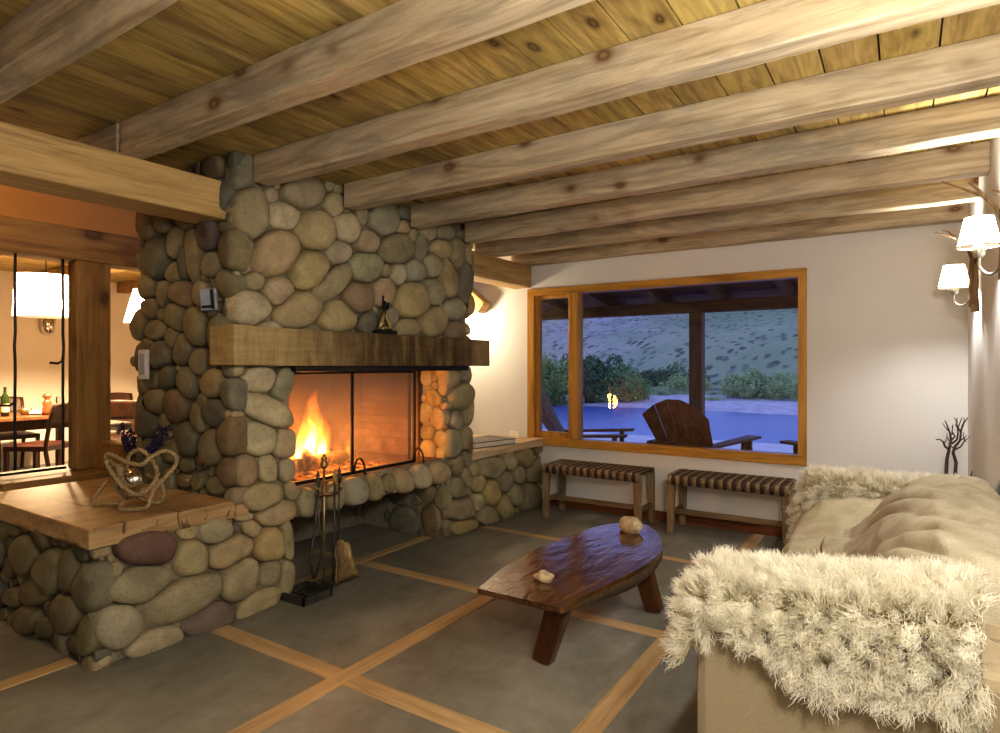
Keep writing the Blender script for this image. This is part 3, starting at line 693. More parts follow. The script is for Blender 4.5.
for (y, x, h, r0, ln, sd, c) in [(2.77, -3.32, .52, .105, .03, 1, 0), (2.65, -3.30, .34, .085, -.02, 2, 0), (2.88, -3.34, .34, .08, .03, 3, 0), (2.98, -3.3, .14, .05, .0, 4, 0), (3.07, -3.28, .17, .03, .02, 9, 0), (2.58, -3.22, .14, .05, 0, 11, 0),
                                 (2.765, -3.315, .33, .052, .01, 5, 1), (2.66, -3.29, .25, .042, 0, 6, 1), (2.87, -3.32, .20, .04, .0, 7, 1), (2.58, -3.20, .10, .03, 0, 8, 1)]:
    flame((x, y, .66), h, r0, ln, sd, MFLAMEC if c else MFLAME)

# ------------------------------------------------------------------ bench left of the fireplace, ledge right of it
sb = thing('stone_bench', 'low river stone bench with a thick pine slab top, left of the fireplace', 'bench', (-3.5, 1.6, 0))
m = MB(); m.box(-4.14, FX - .018, 1.298, FY0 + .0, 0, .525); m.build('masonry_core', MMORTAR, sb)
m = MB(); front.emit(m, lambda p: p[0] <= FY0 - .02 or (p[0] < 1.99 and p[1] < .5), seed=6); bside.emit(m, seed=7, dim=.62); m.build('stone_cladding', MSTONE, sb)  # bench side stones get painted shade too, through a darker colour
m = MB(); m.box(-4.16, -2.875, 1.236, 1.925, .525, .612); m.box(-3.0, -2.875, 1.925, 2.0, .525, .612); slab = m.build('slab_top', MSLAB, sb, .006)
def m_endgrain():
    t = NT('slab_with_checks'); v = t.coords((3, 1.0, 9), False); a = t.noise(v, 2.2, 5, .6, .7)
    v2 = t.coords((1.2, 16, 7), False); b = t.noise(v2, .9, 3, .6, 1.6)
    v3 = t.coords((30, 2, 30), False); f = t.noise(v3, 1.4, 3)
    c = t.ramp(a, [(.28, (.20, .115, .05)), (.5, (.38, .25, .125)), (.75, (.50, .36, .205))])
    c = t.mix(.7, c, t.ramp(f, [(.3, (.78,) * 3), (.7, (1.1,) * 3)]), 'MULTIPLY')
    c = t.mix(t.ramp(b, [(.60, (0, 0, 0)), (.65, (.85,) * 3)]), c, (.06, .028, .012))
    t.pbr(c, .45, 0, .4, t.bump(f, .15, .003)); return t.m
slab.data.materials[0] = m_endgrain()
lg = thing('stone_ledge', 'low river stone ledge with a pale wood shelf between the fireplace and window wall', 'ledge', (-3.2, 4.6, 0))
m = MB(); m.box(-3.6, FX - .018, FY1, 5.14, 0, .553); m.build('masonry_core', MMORTAR, lg)
m = MB(); front.emit(m, lambda p: p[0] >= FY1 + .01, seed=9); m.build('stone_cladding', MSTONE, lg)
m = MB(); m.box(-3.6, -2.862, FY1 + .01, 5.145, .555, .620); m.build('shelf', MSLABX, lg, .006)

# things on the ledge / wall
bk = thing('book', 'dark covered hardback picture book lying flat on the wood shelf by the chimney', 'book', (-3.08, 4.45, .62), world=False); bk.rotation_euler.z = radians(-12); bk.scale = (1.25, 1.2, 1.3)
m = MB(); m.box(-.135, .125, -.20, .20, .004, .032); m.build('pages', MPAGES, bk)
m = MB(); m.box(-.14, .13, -.205, .205, 0, .004); m.box(-.14, .13, -.205, .205, .032, .036); m.box(-.14, -.135, -.205, .205, .004, .032); m.build('cover', MBOOK, bk)
m = MB(); m.box(-.12, .115, -.18, .12, .0361, .0368); m.build('cover_picture', MPHOTO, bk)
so = onY(515, 433.5, YB); m = MB(); m.box(so.x - .055, so.x + .055, YB - .012, YB, so.z - .03, so.z + .03)
tag(m.build('wall_socket', MPAPER, None, .003), 'small white wall socket above the wood shelf, left of the window', 'socket')
# figurine on the mantel
fg = thing('figurine', 'small gold and black metal figurine standing on the mantel', 'figurine', (-2.83, onX(385, 334, -2.83).y, 1.507), world=False); fg.scale = (1.2, 1.15, 1.2)
m = MB(); m.box(-.03, .03, -.07, .07, 0, .022); m.build('base', MIRON, fg, .004)
m = MB()
m.tube([(0, -.045, .022), (0, -.035, .06), (.005, -.022, .10), (0, -.008, .135)], [.014, .015, .012, .009], 8)
m.tube([(0, .045, .022), (.005, .03, .05), (0, .012, .09), (0, 0, .135)], [.013, .013, .012, .009], 8)
m.tube([(0, -.055, .03), (.01, 0, .035), (0, .055, .03)], .009, 8)
m.build('body', MBRASS, fg)
m = MB(); m.blob((0, -.002, .16), (.014, .015, .022), .1, 2); m.tube([(0, 0, .12), (0, .022, .145), (0, .03, .175)], .006, 6); m.tube([(0, 0, .12), (0, -.02, .15), (0, -.012, .21)], .005, 6); m.build('figure_top', MIRON, fg)
# small plates on the stones
p = onY(208, 299, FY0 - .085)
m = MB(); m.box(-.04, .04, 0, .03, -.055, .055); o = m.build('thermostat', MGREYPL, None, .004); o.location = p; o.rotation_euler = (0, radians(-5), radians(38))
m = MB(); m.box(-.03, .02, -.012, -.002, -.045, -.030); m.box(.018, .03, -.012, -.002, -.05, .05); bt = m.build('display', MIRON, o)
tag(o, 'small blue grey control box fixed to the stones just above the mantel end', 'thermostat', rc=False)
p = onY(142, 364, FY0 - .075)
m = MB(); m.box(-.045, .045, 0, .02, -.085, .085); o = m.build('switch_plate', MWHITEPL, None, .003); o.location = p
m = MB(); m.box(-.025, .025, -.004, .0, -.06, .06); m.build('switch', MGREYPL, o)
tag(o, 'small pale framed switch plate on the left side of the stone chimney', 'switch plate', rc=False)

# ------------------------------------------------------------------ fireplace tools
tb = onZ(305, 597, 0); QX, QY = tb.x, tb.y; tb = onZ(324, 588, 0); TX, TY = tb.x, tb.y
tl = thing('tool_stand', 'black iron fireplace tool stand with a square tray base by the hearth', 'tool stand', (TX, TY, 0))
m = MB()
m.box(min(QX, TX) - .02, max(QX, TX) + .02, QY, TY + .03, .008, .02)
for (a, b, c, d) in ((-.11, .11, -.10, -.09), (-.11, .11, .09, .10), (-.11, -.10, -.10, .10), (.10, .11, -.10, .10)): m.box(QX + a, QX + b, QY + c, QY + d, 0, .045)
for k in range(5): m.box(QX - .10, QX + .10, QY - .075 + k * .035, QY - .068 + k * .035, .006, .016)
m.build('tray', MIRONL, tl)
m = MB(); m.tube([(TX, TY, .02), (TX, TY, .70)], .008, 8); m.lathe([(.008, 0), (.02, .01), (.022, .03), (.012, .05), (.018, .06), (.006, .085), (.0, .09)], (TX, TY, .70), 12); m.build('pole', MBRASS, tl)
m = MB(); m.tube([(TX + .03, TY - .09, .575), (TX + .03, TY - .07, .555), (TX, TY, .545), (TX + .02, TY + .10, .555), (TX + .02, TY + .12, .575)], .007, 6); m.tube([(TX - .08, TY - .03, .57), (TX - .06, TY - .02, .55), (TX, TY, .545), (TX + .06, TY + .03, .55), (TX + .08, TY + .04, .57)], .007, 6); m.build('hook_arm', MIRONL, tl)
def handle(mb, x, y, z):
    mb.lathe([(.0, 0), (.008, .004), (.014, .03), (.016, .045), (.008, .065), (.012, .075), (.008, .085), (.003, .10), (0, .105)], (x, y, z), 10)
x, y = TX + .03, TY - .07
sh = thing('fire_tongs', 'black iron fire tongs hanging at the left of the tool stand', 'tongs', (x, y, .07))
m = MB(); m.tube([(x, y, .60), (x - .01, y - .01, .38), (x - .01, y - .03, .30), (x, y - .055, .2), (x, y - .03, .09)], .008, 7); m.tube([(x, y, .60), (x + .01, y, .38), (x + .01, y + .02, .30), (x, y + .02, .2), (x, y - .02, .09)], .007, 7); m.build('arms', MIRONL, sh)
m = MB(); handle(m, x, y, .60); m.build('handle', MIRONL, sh)
x, y = TX + .06, TY + .03
pk = thing('fire_poker', 'slim fire poker with a hooked tip hanging at the front of the tool stand', 'poker', (x, y, .06))
m = MB(); m.tube([(x, y, .60), (x, y - .015, .06)], .006, 7); m.tube([(x, y - .012, .14), (x, y + .025, .12), (x, y + .03, .16)], .007, 6); m.build('shaft', MIRONL, pk)
m = MB(); handle(m, x, y, .60); m.build('handle', MBRASS, pk)
x, y = TX + .02, TY + .10
sv = thing('ash_shovel', 'ash shovel with a flared brass blade hanging at the right of the tool stand', 'shovel', (x, y, .03))
m = MB(); m.tube([(x, y, .60), (x + .01, y - .015, .26)], .0055, 7); m.build('shaft', MIRONL, sv)
m = MB(); handle(m, x, y, .60); m.build('handle', MIRONL, sv)
m = MB()
def blade(u, v):
    w = .034 + .062 * v + .014 * sin(pi * min(1, v * 2.2)) ; a = (u - .5) * 2
    return (x + .012 + .055 * v + .022 * abs(a) ** 2.5, y - .015 + a * w, .275 - .235 * v - (.03 * (abs(a) ** 3) if v < .02 else 0))
m.grid(blade, 12, 12); m.build('blade', MBRASS, sv, 0, .003)

# ------------------------------------------------------------------ coffee table
TZ = .315
out = [(478, 588), (490, 577), (507, 564), (530, 551), (556, 541), (585, 529), (610, 523), (635, 521), (652, 526), (661, 536), (663, 548), (655, 558), (640, 568), (615, 580), (590, 592), (575, 602), (560, 608), (520, 598)]
P = [onZ(u, v, TZ) for u, v in out]
cen = sum(P, Vector()) / len(P)
ct = thing('coffee_table', 'low dark polished coffee table made from a boat shaped wood slab', 'table', (cen.x, cen.y, 0))
def smooth_loop(P, k):
    for _ in range(k):
        Q = []
        for i in range(len(P)):
            a, b = P[i], P[(i + 1) % len(P)]; Q += [a.lerp(b, .25), a.lerp(b, .75)]
        P = Q
    return P
near = (P[0] + P[16]) / 2; far = P[8]; axis = (far - near); L = axis.length; ax_ = axis.normalized()
loop = smooth_loop([P[0]] * 3 + P[1:16] + [P[16]] * 3 + P[17:], 1); loop = [Vector((p.x + .006 * noise.noise(Vector((i * .7, 0, 0))), p.y + .006 * noise.noise(Vector((i * .7, 5, 0))), TZ)) for i, p in enumerate(loop)]
def thick(p): s_ = max(0, min(1, (p - near).dot(ax_) / L)); return .022 + .085 * max(0, sin(pi * min(1, s_ * 1.02))) ** .9
n = len(loop); rings = []
def ring(sc_, zf): return [Vector((cen.x + (p.x - cen.x) * sc_, cen.y + (p.y - cen.y) * sc_, zf(p))) for p in loop]
ta = [Vector((p.x, p.y, TZ)) for p in loop]; tb_ = [Vector((p.x, p.y, TZ - .02)) for p in loop]
ar = sum(ta[k].x * ta[(k + 1) % n].y - ta[(k + 1) % n].x * ta[k].y for k in range(n))
if ar < 0: ta.reverse(); tb_.reverse()
m = MB(); m.add(ta + tb_, [tuple(range(n)), tuple(range(2 * n - 1, n - 1, -1))] + [(n + k, n + (k + 1) % n, (k + 1) % n, k) for k in range(n)])
top = m.build('tabletop', MTABLE, ct, .005)
R = [ring(.99, lambda p: TZ - .018), ring(1.008, lambda p: TZ - .3 * thick(p)-.014), ring(.97, lambda p: TZ - .75 * thick(p)), ring(.86, lambda p: TZ - thick(p)), ring(.5, lambda p: TZ - thick(p) - .02), ring(.0001, lambda p: TZ - thick(p) - .02)]
vs = [q for rg in R for q in rg]; fs = []
for a in range(len(R) - 1):
    for k in range(n): fs.append((a * n + k, (a + 1) * n + k, (a + 1) * n + (k + 1) % n, a * n + (k + 1) % n))
m = MB(); m.add(vs, [f[::-1] for f in fs], None, True); m.build('underside', MBARK, ct)
lb = onZ(543, 660, 0); rb = onZ(655, 611, 0)
for b, t_ in (((lb.x, lb.y), Vector((lb.x + .10, lb.y - .03, TZ - .035))), ((rb.x, rb.y), Vector((rb.x - .09, rb.y + .02, TZ - .05))), ((-1.60, 3.42), Vector((-1.52, 3.34, TZ - .05)))):
    m = MB(); m.bar((b[0], b[1], 0), t_, .085, .065, (0, 1, 0), .10, .075); m.build('leg', MTLEG, ct, .008)
def rock(u, v, rad, seed, lab):
    c = onZ(u, v, TZ); m = MB(); m.blob((c.x, c.y, TZ + rad[2] * .78 - .006), rad, .3, seed, 22, 14, 1.5); return tag(m.build('rock', MROCK), lab, 'rock', 'pale rocks on the coffee table')
rock(544, 580, (.045, .034, .028), 3, 'small pale flat rock on the near half of the coffee table')
rock(631, 531, (.07, .055, .05), 8, 'larger knobbly pale rock on the far end of the coffee table')

# ------------------------------------------------------------------ woven benches
def woven_bench(loc, label):
    W, D, Hh = .89, .36, .455
    t = thing('woven_bench', label, 'bench', (0, 0, 0), 'woven strap benches under the window', False)
    for sx in (-1, 1):
        for sy in (-1, 1):
            m = MB(); m.bar((sx * (W / 2 - .028), sy * (D / 2 - .025), 0), (sx * (W / 2 - .035), sy * (D / 2 - .03), Hh - .035), .05, .045, (0, 1, 0), .062, .055); m.build('leg', MBENCH, t, .008)
    m = MB()
    for sy in (-1, 1): m.bar((-W / 2 + .05, sy * (D / 2 - .03), Hh - .04), (W / 2 - .05, sy * (D / 2 - .03), Hh - .04), .04, .045)
    m.build('seat_rail', MBENCHX, t, .005)
    m = MB(); m.bar((-W / 2 + .03, 0, .145), (W / 2 - .03, 0, .145), .03, .04); m.build('stretcher', MBENCHX, t, .005)
    for sx in (-1, 1):
        m = MB(); m.bar((sx * (W / 2 - .03), -D / 2 + .05, .15), (sx * (W / 2 - .03), D / 2 - .05, .15), .035, .035); m.build('end_stretcher', MBENCHX, t, .004)
    # interwoven straps
    n = 27; p = (W - .02) / n
    md = MB(); ml = MB()
    for k in range(n):
        xx = -W / 2 + .01 + (k + .5) * p; hw = p * .44
        pts = [(-D / 2 - .003, Hh - .07), (-D / 2 - .006, Hh - .012), (-D / 2 + .006, Hh + .003)]
        rows = 9
        for j in range(rows + 1): pts.append((-D / 2 + .02 + (D - .04) * j / rows, Hh + (.0055 if (j + k) % 2 else -.001)))
        pts += [(D / 2 - .006, Hh + .003), (D / 2 + .006, Hh - .012), (D / 2 + .003, Hh - .07)]
        vs = []; fs = []
        for (yy, zz) in pts: vs += [(xx - hw, yy, zz), (xx + hw, yy, zz)]
        for j in range(len(pts) - 1): fs.append((2 * j, 2 * j + 1, 2 * j + 3, 2 * j + 2))
        (ml if k % 2 == 0 else md).add(vs, fs, None, True)
    rows = 9; q = (D - .04) / rows
    for j in range(rows):
        yy = -D / 2 + .02 + (j + .5) * q; hw = q * .42; vs = []; fs = []
        for k in range(2 * n + 1):
            xx = -W / 2 + .005 + (W - .01) * k / (2 * n); vs += [(xx, yy - hw, Hh + .004 * cos(pi * k / 2 + pi * j)), (xx, yy + hw, Hh + .004 * cos(pi * k / 2 + pi * j))]
        for k in range(2 * n): fs.append((2 * k, 2 * k + 2, 2 * k + 3, 2 * k + 1))
        md.add(vs, fs, None, True)
    seat = ml.build('woven_seat', MSTRAP, t, 0, .003); md.build('dark_strap', MSTRAPD, seat, 0, .003)
    t.location = loc
    return t
b1 = woven_bench((-2.185, 4.86, 0), 'low woven strap bench under the window, the one next to the stone ledge')
b2 = copy_tree(b1, (-1.115, 4.93, 0), 0, 'low woven strap bench under the window, the one nearer the sofa')

# ------------------------------------------------------------------ sofa
SY0, SY1 = 1.66, 4.10; SX0, SX1 = -.47, .33
sofa = thing('sofa', 'long linen covered sofa along the right wall', 'sofa', (-.07, 2.88, 0))
m = MB(); m.box(SX0 + .02, SX1, SY0 + .24, SY1 - .24, .04, .34); m.build('base', MLINEN, sofa, .015)
for y0 in (SY0, SY1 - .24):
    m = MB(); m.box(SX0, SX1, y0, y0 + .24, .03, .645); m.build('arm', MLINEN, sofa, .03)
m = MB(); m.box(.13, SX1, SY0 + .24, SY1 - .24, .34, .685); m.build('backrest', MLINEN, sofa, .04)
def seat_fn(u, v):
    y = SY0 + .245 + (SY1 - SY0 - .49) * v; s_ = u * 1.0
    if s_ < .22: t = s_ / .22; X_ = SX0 - .03 + .012 * sin(pi * t); Z_ = .12 + .27 * t
    elif s_ < .34: t = (s_ - .22) / .12; X_ = SX0 - .03 + .06 * (1 - cos(t * pi / 2)); Z_ = .39 + .055 * sin(t * pi / 2)
    else: t = (s_ - .34) / .66; X_ = SX0 + .03 + (.14 - SX0 - .03) * t; Z_ = .445 + .035 * sin(pi * t) * 1.0
    dr = max(0, min(1, (y - 3.40) / .42)); dr = dr * dr * (3 - 2 * dr)
    if s_ > .22: Z_ += .13 * dr * min(1, (s_ - .22) / .2)
    f = .016 * noise.noise(Vector((X_ * 3, y * 2.2, 1))) + .010 * noise.noise(Vector((X_ * 9, y * 4, 2)))
    f += .012 * math.exp(-((y - 3.35 - .4 * (X_ + .3)) / .03) ** 2)
    return (X_ - (f if s_ < .3 else 0), y, Z_ + (f if s_ > .22 else 0))
m = MB(); m.grid(seat_fn, 60, 120); m.build('seat_cushion', MSEAT, sofa)

def throw_fn(u, v):
    # draped over back cushions: u from the seat up over the back, v along the sofa
    y = 1.86 + 2.05 * v
    prof = [(-.31, .470), (-.22, .50), (-.14, .57), (-.07, .66), (.01, .735), (.10, .785), (.22, .80), (.325, .77)]
    k = u * (len(prof) - 1); i = min(int(k), len(prof) - 2); t = k - i
    x = prof[i][0] + (prof[i + 1][0] - prof[i][0]) * t; z = prof[i][1] + (prof[i + 1][1] - prof[i][1]) * t
    e = max(0, min(1, (3.90 - y) / .38)); e = e * e * (3 - 2 * e)
    e2 = max(0, min(1, (y - 1.85) / .14)); e2 = e2 * e2 * (3 - 2 * e2)
    z = .475 + (z - .475) * (.35 + .65 * e) * (.30 + .70 * e2); x = x + (1 - e) * .10
    w = Vector((x, y, z))
    q = y * 1.0 + x * 1.5
    q = .45 * y + .89 * x
    f = .046 * ((abs(sin(q * 22 + 2.4 * noise.noise(w * 2.4))) ** .6) - .5) * (.35 + 1.5 * abs(noise.noise(w * 2.3))) + .010 * noise.noise(Vector((x * 14, y * 5, z * 8)))
    f += .016 * noise.noise(Vector((x * 4, y * 2.2, 4)))
    return (min(x - f * .55, .333), y, z + f * .8)
m = MB(); m.grid(throw_fn, 70, 170)
tag(m.build('linen_throw', MTHROW, None, 0, .012), 'creased beige linen throw draped over the sofa back and seat', 'throw')

# ------------------------------------------------------------------ sheepskins
def sheepskin(name, label, fn, nu, nv, nstr, nclump, length, seed, group):
    "fn(u,v) -> point on the skin; strands grow from it"
    r = np.random.default_rng(seed)
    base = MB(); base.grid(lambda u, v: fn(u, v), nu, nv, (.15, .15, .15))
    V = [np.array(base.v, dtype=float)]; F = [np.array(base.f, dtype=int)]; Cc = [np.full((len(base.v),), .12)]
    def pn(u, v):
        e = .004; p = Vector(fn(u, v)); a = Vector(fn(min(1, u + e), v)) - Vector(fn(max(0, u - e), v)); b = Vector(fn(u, min(1, v + e))) - Vector(fn(u, max(0, v - e)))
        nn = a.cross(b); nn = nn.normalized() if nn.length > 1e-9 else Vector((0, 0, 1)); return p, nn, b.normalized() if b.length > 1e-9 else Vector((0, 0, -1))
    cl = []
    for _ in range(nclump):
        u, v = r.random(2); p, nn, fl = pn(u, v)
        d = (nn * r.uniform(.55, 1.0) + Vector(r.normal(0, .42, 3)) + Vector((0, 0, -.65 * (1 - abs(nn.z))))).normalized()
        cl.append((u, v, p, p + d * length * r.uniform(.75, 1.25), r.uniform(.75, 1.0)))
    cp = np.array([list(c[2]) for c in cl])
    nseg = 6; off = len(base.v)
    vs = np.empty((nstr, nseg * 2, 3)); cs = np.empty((nstr, nseg * 2))
    for i in range(nstr):
        u, v = r.random(2); p, nn, fl = pn(u, v)
        k = int(np.argmin(((cp - np.array(p)) ** 2).sum(1))); tip = cl[k][3]; br = cl[k][4]
        L = length * r.uniform(.7, 1.15)
        d0 = (nn + Vector(r.normal(0, .22, 3))).normalized()
        end = p + (tip - p) * .62 + (d0 * L) * .38 + Vector(r.normal(0, .006, 3))
        mid = p + d0 * L * .55
        sd = Vector(r.normal(0, 1, 3)); sd = (sd - d0 * sd.dot(d0)).normalized(); ph = r.random() * 6.28
        for s_ in range(nseg):
            t = s_ / (nseg - 1); q = p * ((1 - t) ** 2) + mid * (2 * t * (1 - t)) + end * t * t
            q = q + sd * (.009 * sin(t * 9 + ph) * t)
            w = .0019 * (1 - t * .8)
            vs[i, 2 * s_] = q + sd * w; vs[i, 2 * s_ + 1] = q - sd * w
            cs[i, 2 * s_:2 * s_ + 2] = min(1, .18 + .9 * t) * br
    V.append(vs.reshape(-1, 3)); Cc.append(cs.reshape(-1))
    b0 = (off + np.arange(nstr) * nseg * 2)[:, None, None]; s0 = np.arange(nseg - 1)[None, :, None] * 2
    F.append((b0 + s0 + np.array([0, 1, 3, 2])[None, None]).reshape(-1, 4))
    V = np.vstack(V); F = np.vstack(F); Cc = np.concatenate(Cc)
    me = bpy.data.meshes.new(name); me.vertices.add(len(V)); me.vertices.foreach_set('co', V.ravel())
    me.loops.add(F.size); me.loops.foreach_set('vertex_index', F.ravel().astype(np.int32))
    me.polygons.add(len(F)); me.polygons.foreach_set('loop_start', (np.arange(len(F)) * 4).astype(np.int32))
    me.polygons.foreach_set('use_smooth', np.ones(len(F), bool))
    me.update(calc_edges=True); me.validate()
    ca = me.color_attributes.new('Col', 'FLOAT_COLOR', 'POINT'); ca.data.foreach_set('color', np.column_stack([Cc, Cc, Cc, np.ones(len(Cc))]).ravel())
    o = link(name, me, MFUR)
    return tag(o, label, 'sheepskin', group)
def poly_path(pts, t):
    d = [0]
    for a, b in zip(pts, pts[1:]): d.append(d[-1] + sqrt((a[0] - b[0]) ** 2 + (a[1] - b[1]) ** 2))
    s_ = t * d[-1]
    for i in range(len(pts) - 1):
        if s_ <= d[i + 1] or i == len(pts) - 2:
            q = (s_ - d[i]) / max(1e-9, d[i + 1] - d[i]); return (pts[i][0] + (pts[i + 1][0] - pts[i][0]) * q, pts[i][1] + (pts[i + 1][1] - pts[i][1]) * q)
def near_fn(u, v):
    # u along the arm (X), v from seat side over the top to the outer side
    x = SX0 - .018 + .625 * u
    rise = .035 + .065 * max(0, u - .15)
    zb = .585 + .03 * sin(u * 9) - .075 * max(0, u - .3)
    pts = [(SY0 + .32, .56), (SY0 + .265, .63 + rise), (SY0 + .21, .665 + rise), (SY0 + .12, .675 + rise), (SY0 + .02, .655 + rise), (SY0 - .018, .62), (SY0 - .024, zb)]
    y, z = poly_path(pts, v)
    if u < .06: z -= (.06 - u) * 1.0; 
    return (x, y, z + .006 * noise.noise(Vector((x * 9, y * 9, z * 9))))
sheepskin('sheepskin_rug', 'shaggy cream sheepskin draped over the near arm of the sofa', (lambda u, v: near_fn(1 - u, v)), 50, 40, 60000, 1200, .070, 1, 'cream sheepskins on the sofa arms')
def front_fn(u, v): pass
def far_fn(u, v):
    x = SX0 - .10 + .84 * u
    pts = [(SY1 - .30, .475 + .02 * sin(u * 11)), (SY1 - .27, .62), (SY1 - .23, .675), (SY1 - .12, .685), (SY1 - .02, .67), (SY1 + .02, .60), (SY1 + .025, .45)]
    y, z = poly_path(pts, 1 - v)
    if u < .13: z -= (.13 - u) * 2.0; x += (.13 - u) * .25
    return (x, y, z + .012 * noise.noise(Vector((x * 7, y * 7, 1))))
def flipped(f): return lambda u, v: f(1 - u, v)
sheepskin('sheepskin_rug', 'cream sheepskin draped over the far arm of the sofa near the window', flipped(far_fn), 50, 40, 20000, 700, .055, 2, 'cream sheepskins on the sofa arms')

# ------------------------------------------------------------------ branch sconces and dry branches
def sconce(by, bx, bz, sh, label, twigs):
    t = thing('wall_sconce', label, 'wall lamp', (XR, by, bz), 'driftwood sconces on the right wall')
    m = MB()
    for k, (dy, dz0, dz1, rr, ly) in enumerate([(0, -.0, .34, .020, .02), (.045, .03, .33, .017, -.03), (-.04, .04, .28, .015, -.02)]):
        pts = [(XR - .03 - .008 * k + .012 * noise.noise(Vector((j, k, by))), by + dy + ly * j / 6 + .012 * noise.noise(Vector((j * .8, k + 3, by))), bz + dz0 + (dz1 - dz0) * j / 6) for j in range(7)]
        m.tube(pts, [rr * (1 - .06 * j) for j in range(7)], 8)
    m.build('driftwood_bracket', MDRIFT, t)
    sx, sy, sz = sh
    m = MB(); a = Vector((XR - .03, by + (.03 if sy > by else -.03), bz + .12)); b = Vector((sx, sy, sz - .10))
    pts = [a, a.lerp(b, .3) + Vector((0, 0, -.06)), a.lerp(b, .65) + Vector((0, 0, -.075)), b + Vector((0, (a.y - b.y) * .04, -.045)), b]
    Q = []
    for j in range(17):
        s_ = j / 16 * 4; i = min(int(s_), 3); q = s_ - i; p0, p1, p2, p3 = pts[max(i - 1, 0)], pts[i], pts[i + 1], pts[min(i + 2, 4)]
        Q.append(.5 * ((2 * p1) + (p2 - p0) * q + (2 * p0 - 5 * p1 + 4 * p2 - p3) * q * q + (3 * p1 - p0 - 3 * p2 + p3) * q ** 3))
    m.tube(Q, .006, 8); m.build('gooseneck_arm', MPEWTER, t)
    m = MB(); m.lathe([(.0, -.02), (.014, -.02), (.022, -.008), (.022, .028), (.015, .035), (.0, .035)], (sx, sy, sz - .085), 14); m.build('socket_cup', MPEWTER, t)
    m = MB(); m.lathe([(.075, -.06), (.050, .062)], (sx, sy, sz), 28)
    m.f = [f for f in m.f if len(f) == 4]; m.sm = m.sm[:len(m.f)]
    s_ = m.build('lamp_shade', MSHADE, t)
    m = MB(); m.tube([((.0755 + .002 * (k % 2)) * cos(2 * pi * k / 40) + sx, (.0755 + .002 * (k % 2)) * sin(2 * pi * k / 40) + sy, sz - .06 + .003 * (k % 2)) for k in range(40)], .0035, 5, True); m.build('trim', MTRIM, s_)
    for tw in twigs:
        m = MB(); n = len(tw); m.tube(tw, [.010 * (1 - .7 * k / (n - 1)) for k in range(n)], 6); m.build('branch', MDRIFT, t)
    l = bpy.data.lights.new('sconce_light', 'POINT'); l.energy = SCW; l.color = (1, .96, .90); l.shadow_soft_size = .03
    o = bpy.data.objects.new('sconce_light', l); COL.objects.link(o); o.location = (sx, sy, sz)
SCW = 38
A = lambda u, v, d: at(u, v, d)
sconce(4.26, .32, 1.60, tuple(at(954, 276, 3.6)), 'driftwood wall sconce with a small lit cream shade, nearest the window wall corner',
       [[(XR - .03, 4.27, 1.86), A(966, 244, 3.45), A(957, 238, 3.5), A(945, 234, 3.6), A(935, 232, 3.65)], [A(955, 237, 3.5), A(948, 231, 3.55), A(942, 230, 3.6)], [(XR - .03, 4.24, 1.87), A(976, 240, 3.3), A(985, 232, 3.2)]])
sconce(2.96, .32, 1.60, tuple(at(979, 232, 2.62)), 'driftwood wall sconce with the larger lit shade, cut by the right edge',
       [[(XR - .03, 2.97, 1.88), A(1004, 222, 2.40), A(995, 205, 2.4), A(982, 195, 2.48), A(965, 189, 2.52), A(950, 184, 2.58), A(942, 181, 2.6)], [A(984, 196, 2.47), A(978, 189, 2.5), A(969, 182, 2.52)], [(XR - .03, 2.95, 1.9), A(1008, 205, 2.3), A(1002, 192, 2.40), A(986, 187, 2.4)]])

vx, vy = .14, 4.72
br = thing('branch_vase', 'dark bare twisted branches standing in the corner behind the sofa', 'branches', (vx, vy, 0))
m = MB(); m.lathe([(.06, 0), (.085, .05), (.09, .15), (.06, .28), (.045, .33), (.05, .36), (.04, .36), (.035, .3), (0, .3)], (vx, vy, 0), 20); m.build('vase', MIRON, br)
D_ = 3.86
def tw(pts, r0, r1):
    m = MB(); n = len(pts); m.tube(pts, [r0 + (r1 - r0) * k / (n - 1) for k in range(n)], 7); m.build('branch', MTWIG, br)
G = lambda u, v, d=D_: at(u, v, d)
tw([(vx - .01, vy, .32), G(946, 474), G(947, 458), G(949, 449), G(951, 440), G(950, 433), G(948, 427), G(945, 420)], .012, .003)
tw([(vx + .01, vy, .32), G(955, 474), G(956, 462), G(953, 452), G(955, 446), G(960, 440), G(961, 430), G(964, 422), G(968, 417)], .012, .003)
tw([G(949, 449), G(945, 446), G(943, 441), G(940, 439), G(936, 439)], .007, .003)
tw([G(952, 443), G(957, 439), G(958, 432), G(957, 424), G(957, 417)], .007, .002)
tw([G(951, 440), G(955, 436), G(952, 431), G(953, 424)], .006, .002)
tw([G(955, 449), G(961, 446), G(964, 441), G(970, 436)], .006, .002)
tw([G(961, 432), G(958, 427), G(960, 422), G(962, 417)], .005, .002)
tw([(vx + .03, vy, .32), G(971, 475), G(972, 470)], .006, .002)
rt = random.Random(5)
for (u, v) in ((944, 443), (948, 430), (952, 434), (958, 428), (962, 426), (960, 440), (957, 422), (965, 441), (954, 448), (949, 440)):
    du, dv = rt.uniform(-6, 7), rt.uniform(-10, -5); d0 = D_ + rt.uniform(-.05, .05)
    tw([G(u, v, d0), G(u + du * .6 + rt.uniform(-1, 1), v + dv * .5, d0 + rt.uniform(-.04, .04)), G(u + du, v + dv, d0 + rt.uniform(-.05, .05))], .004, .0015)

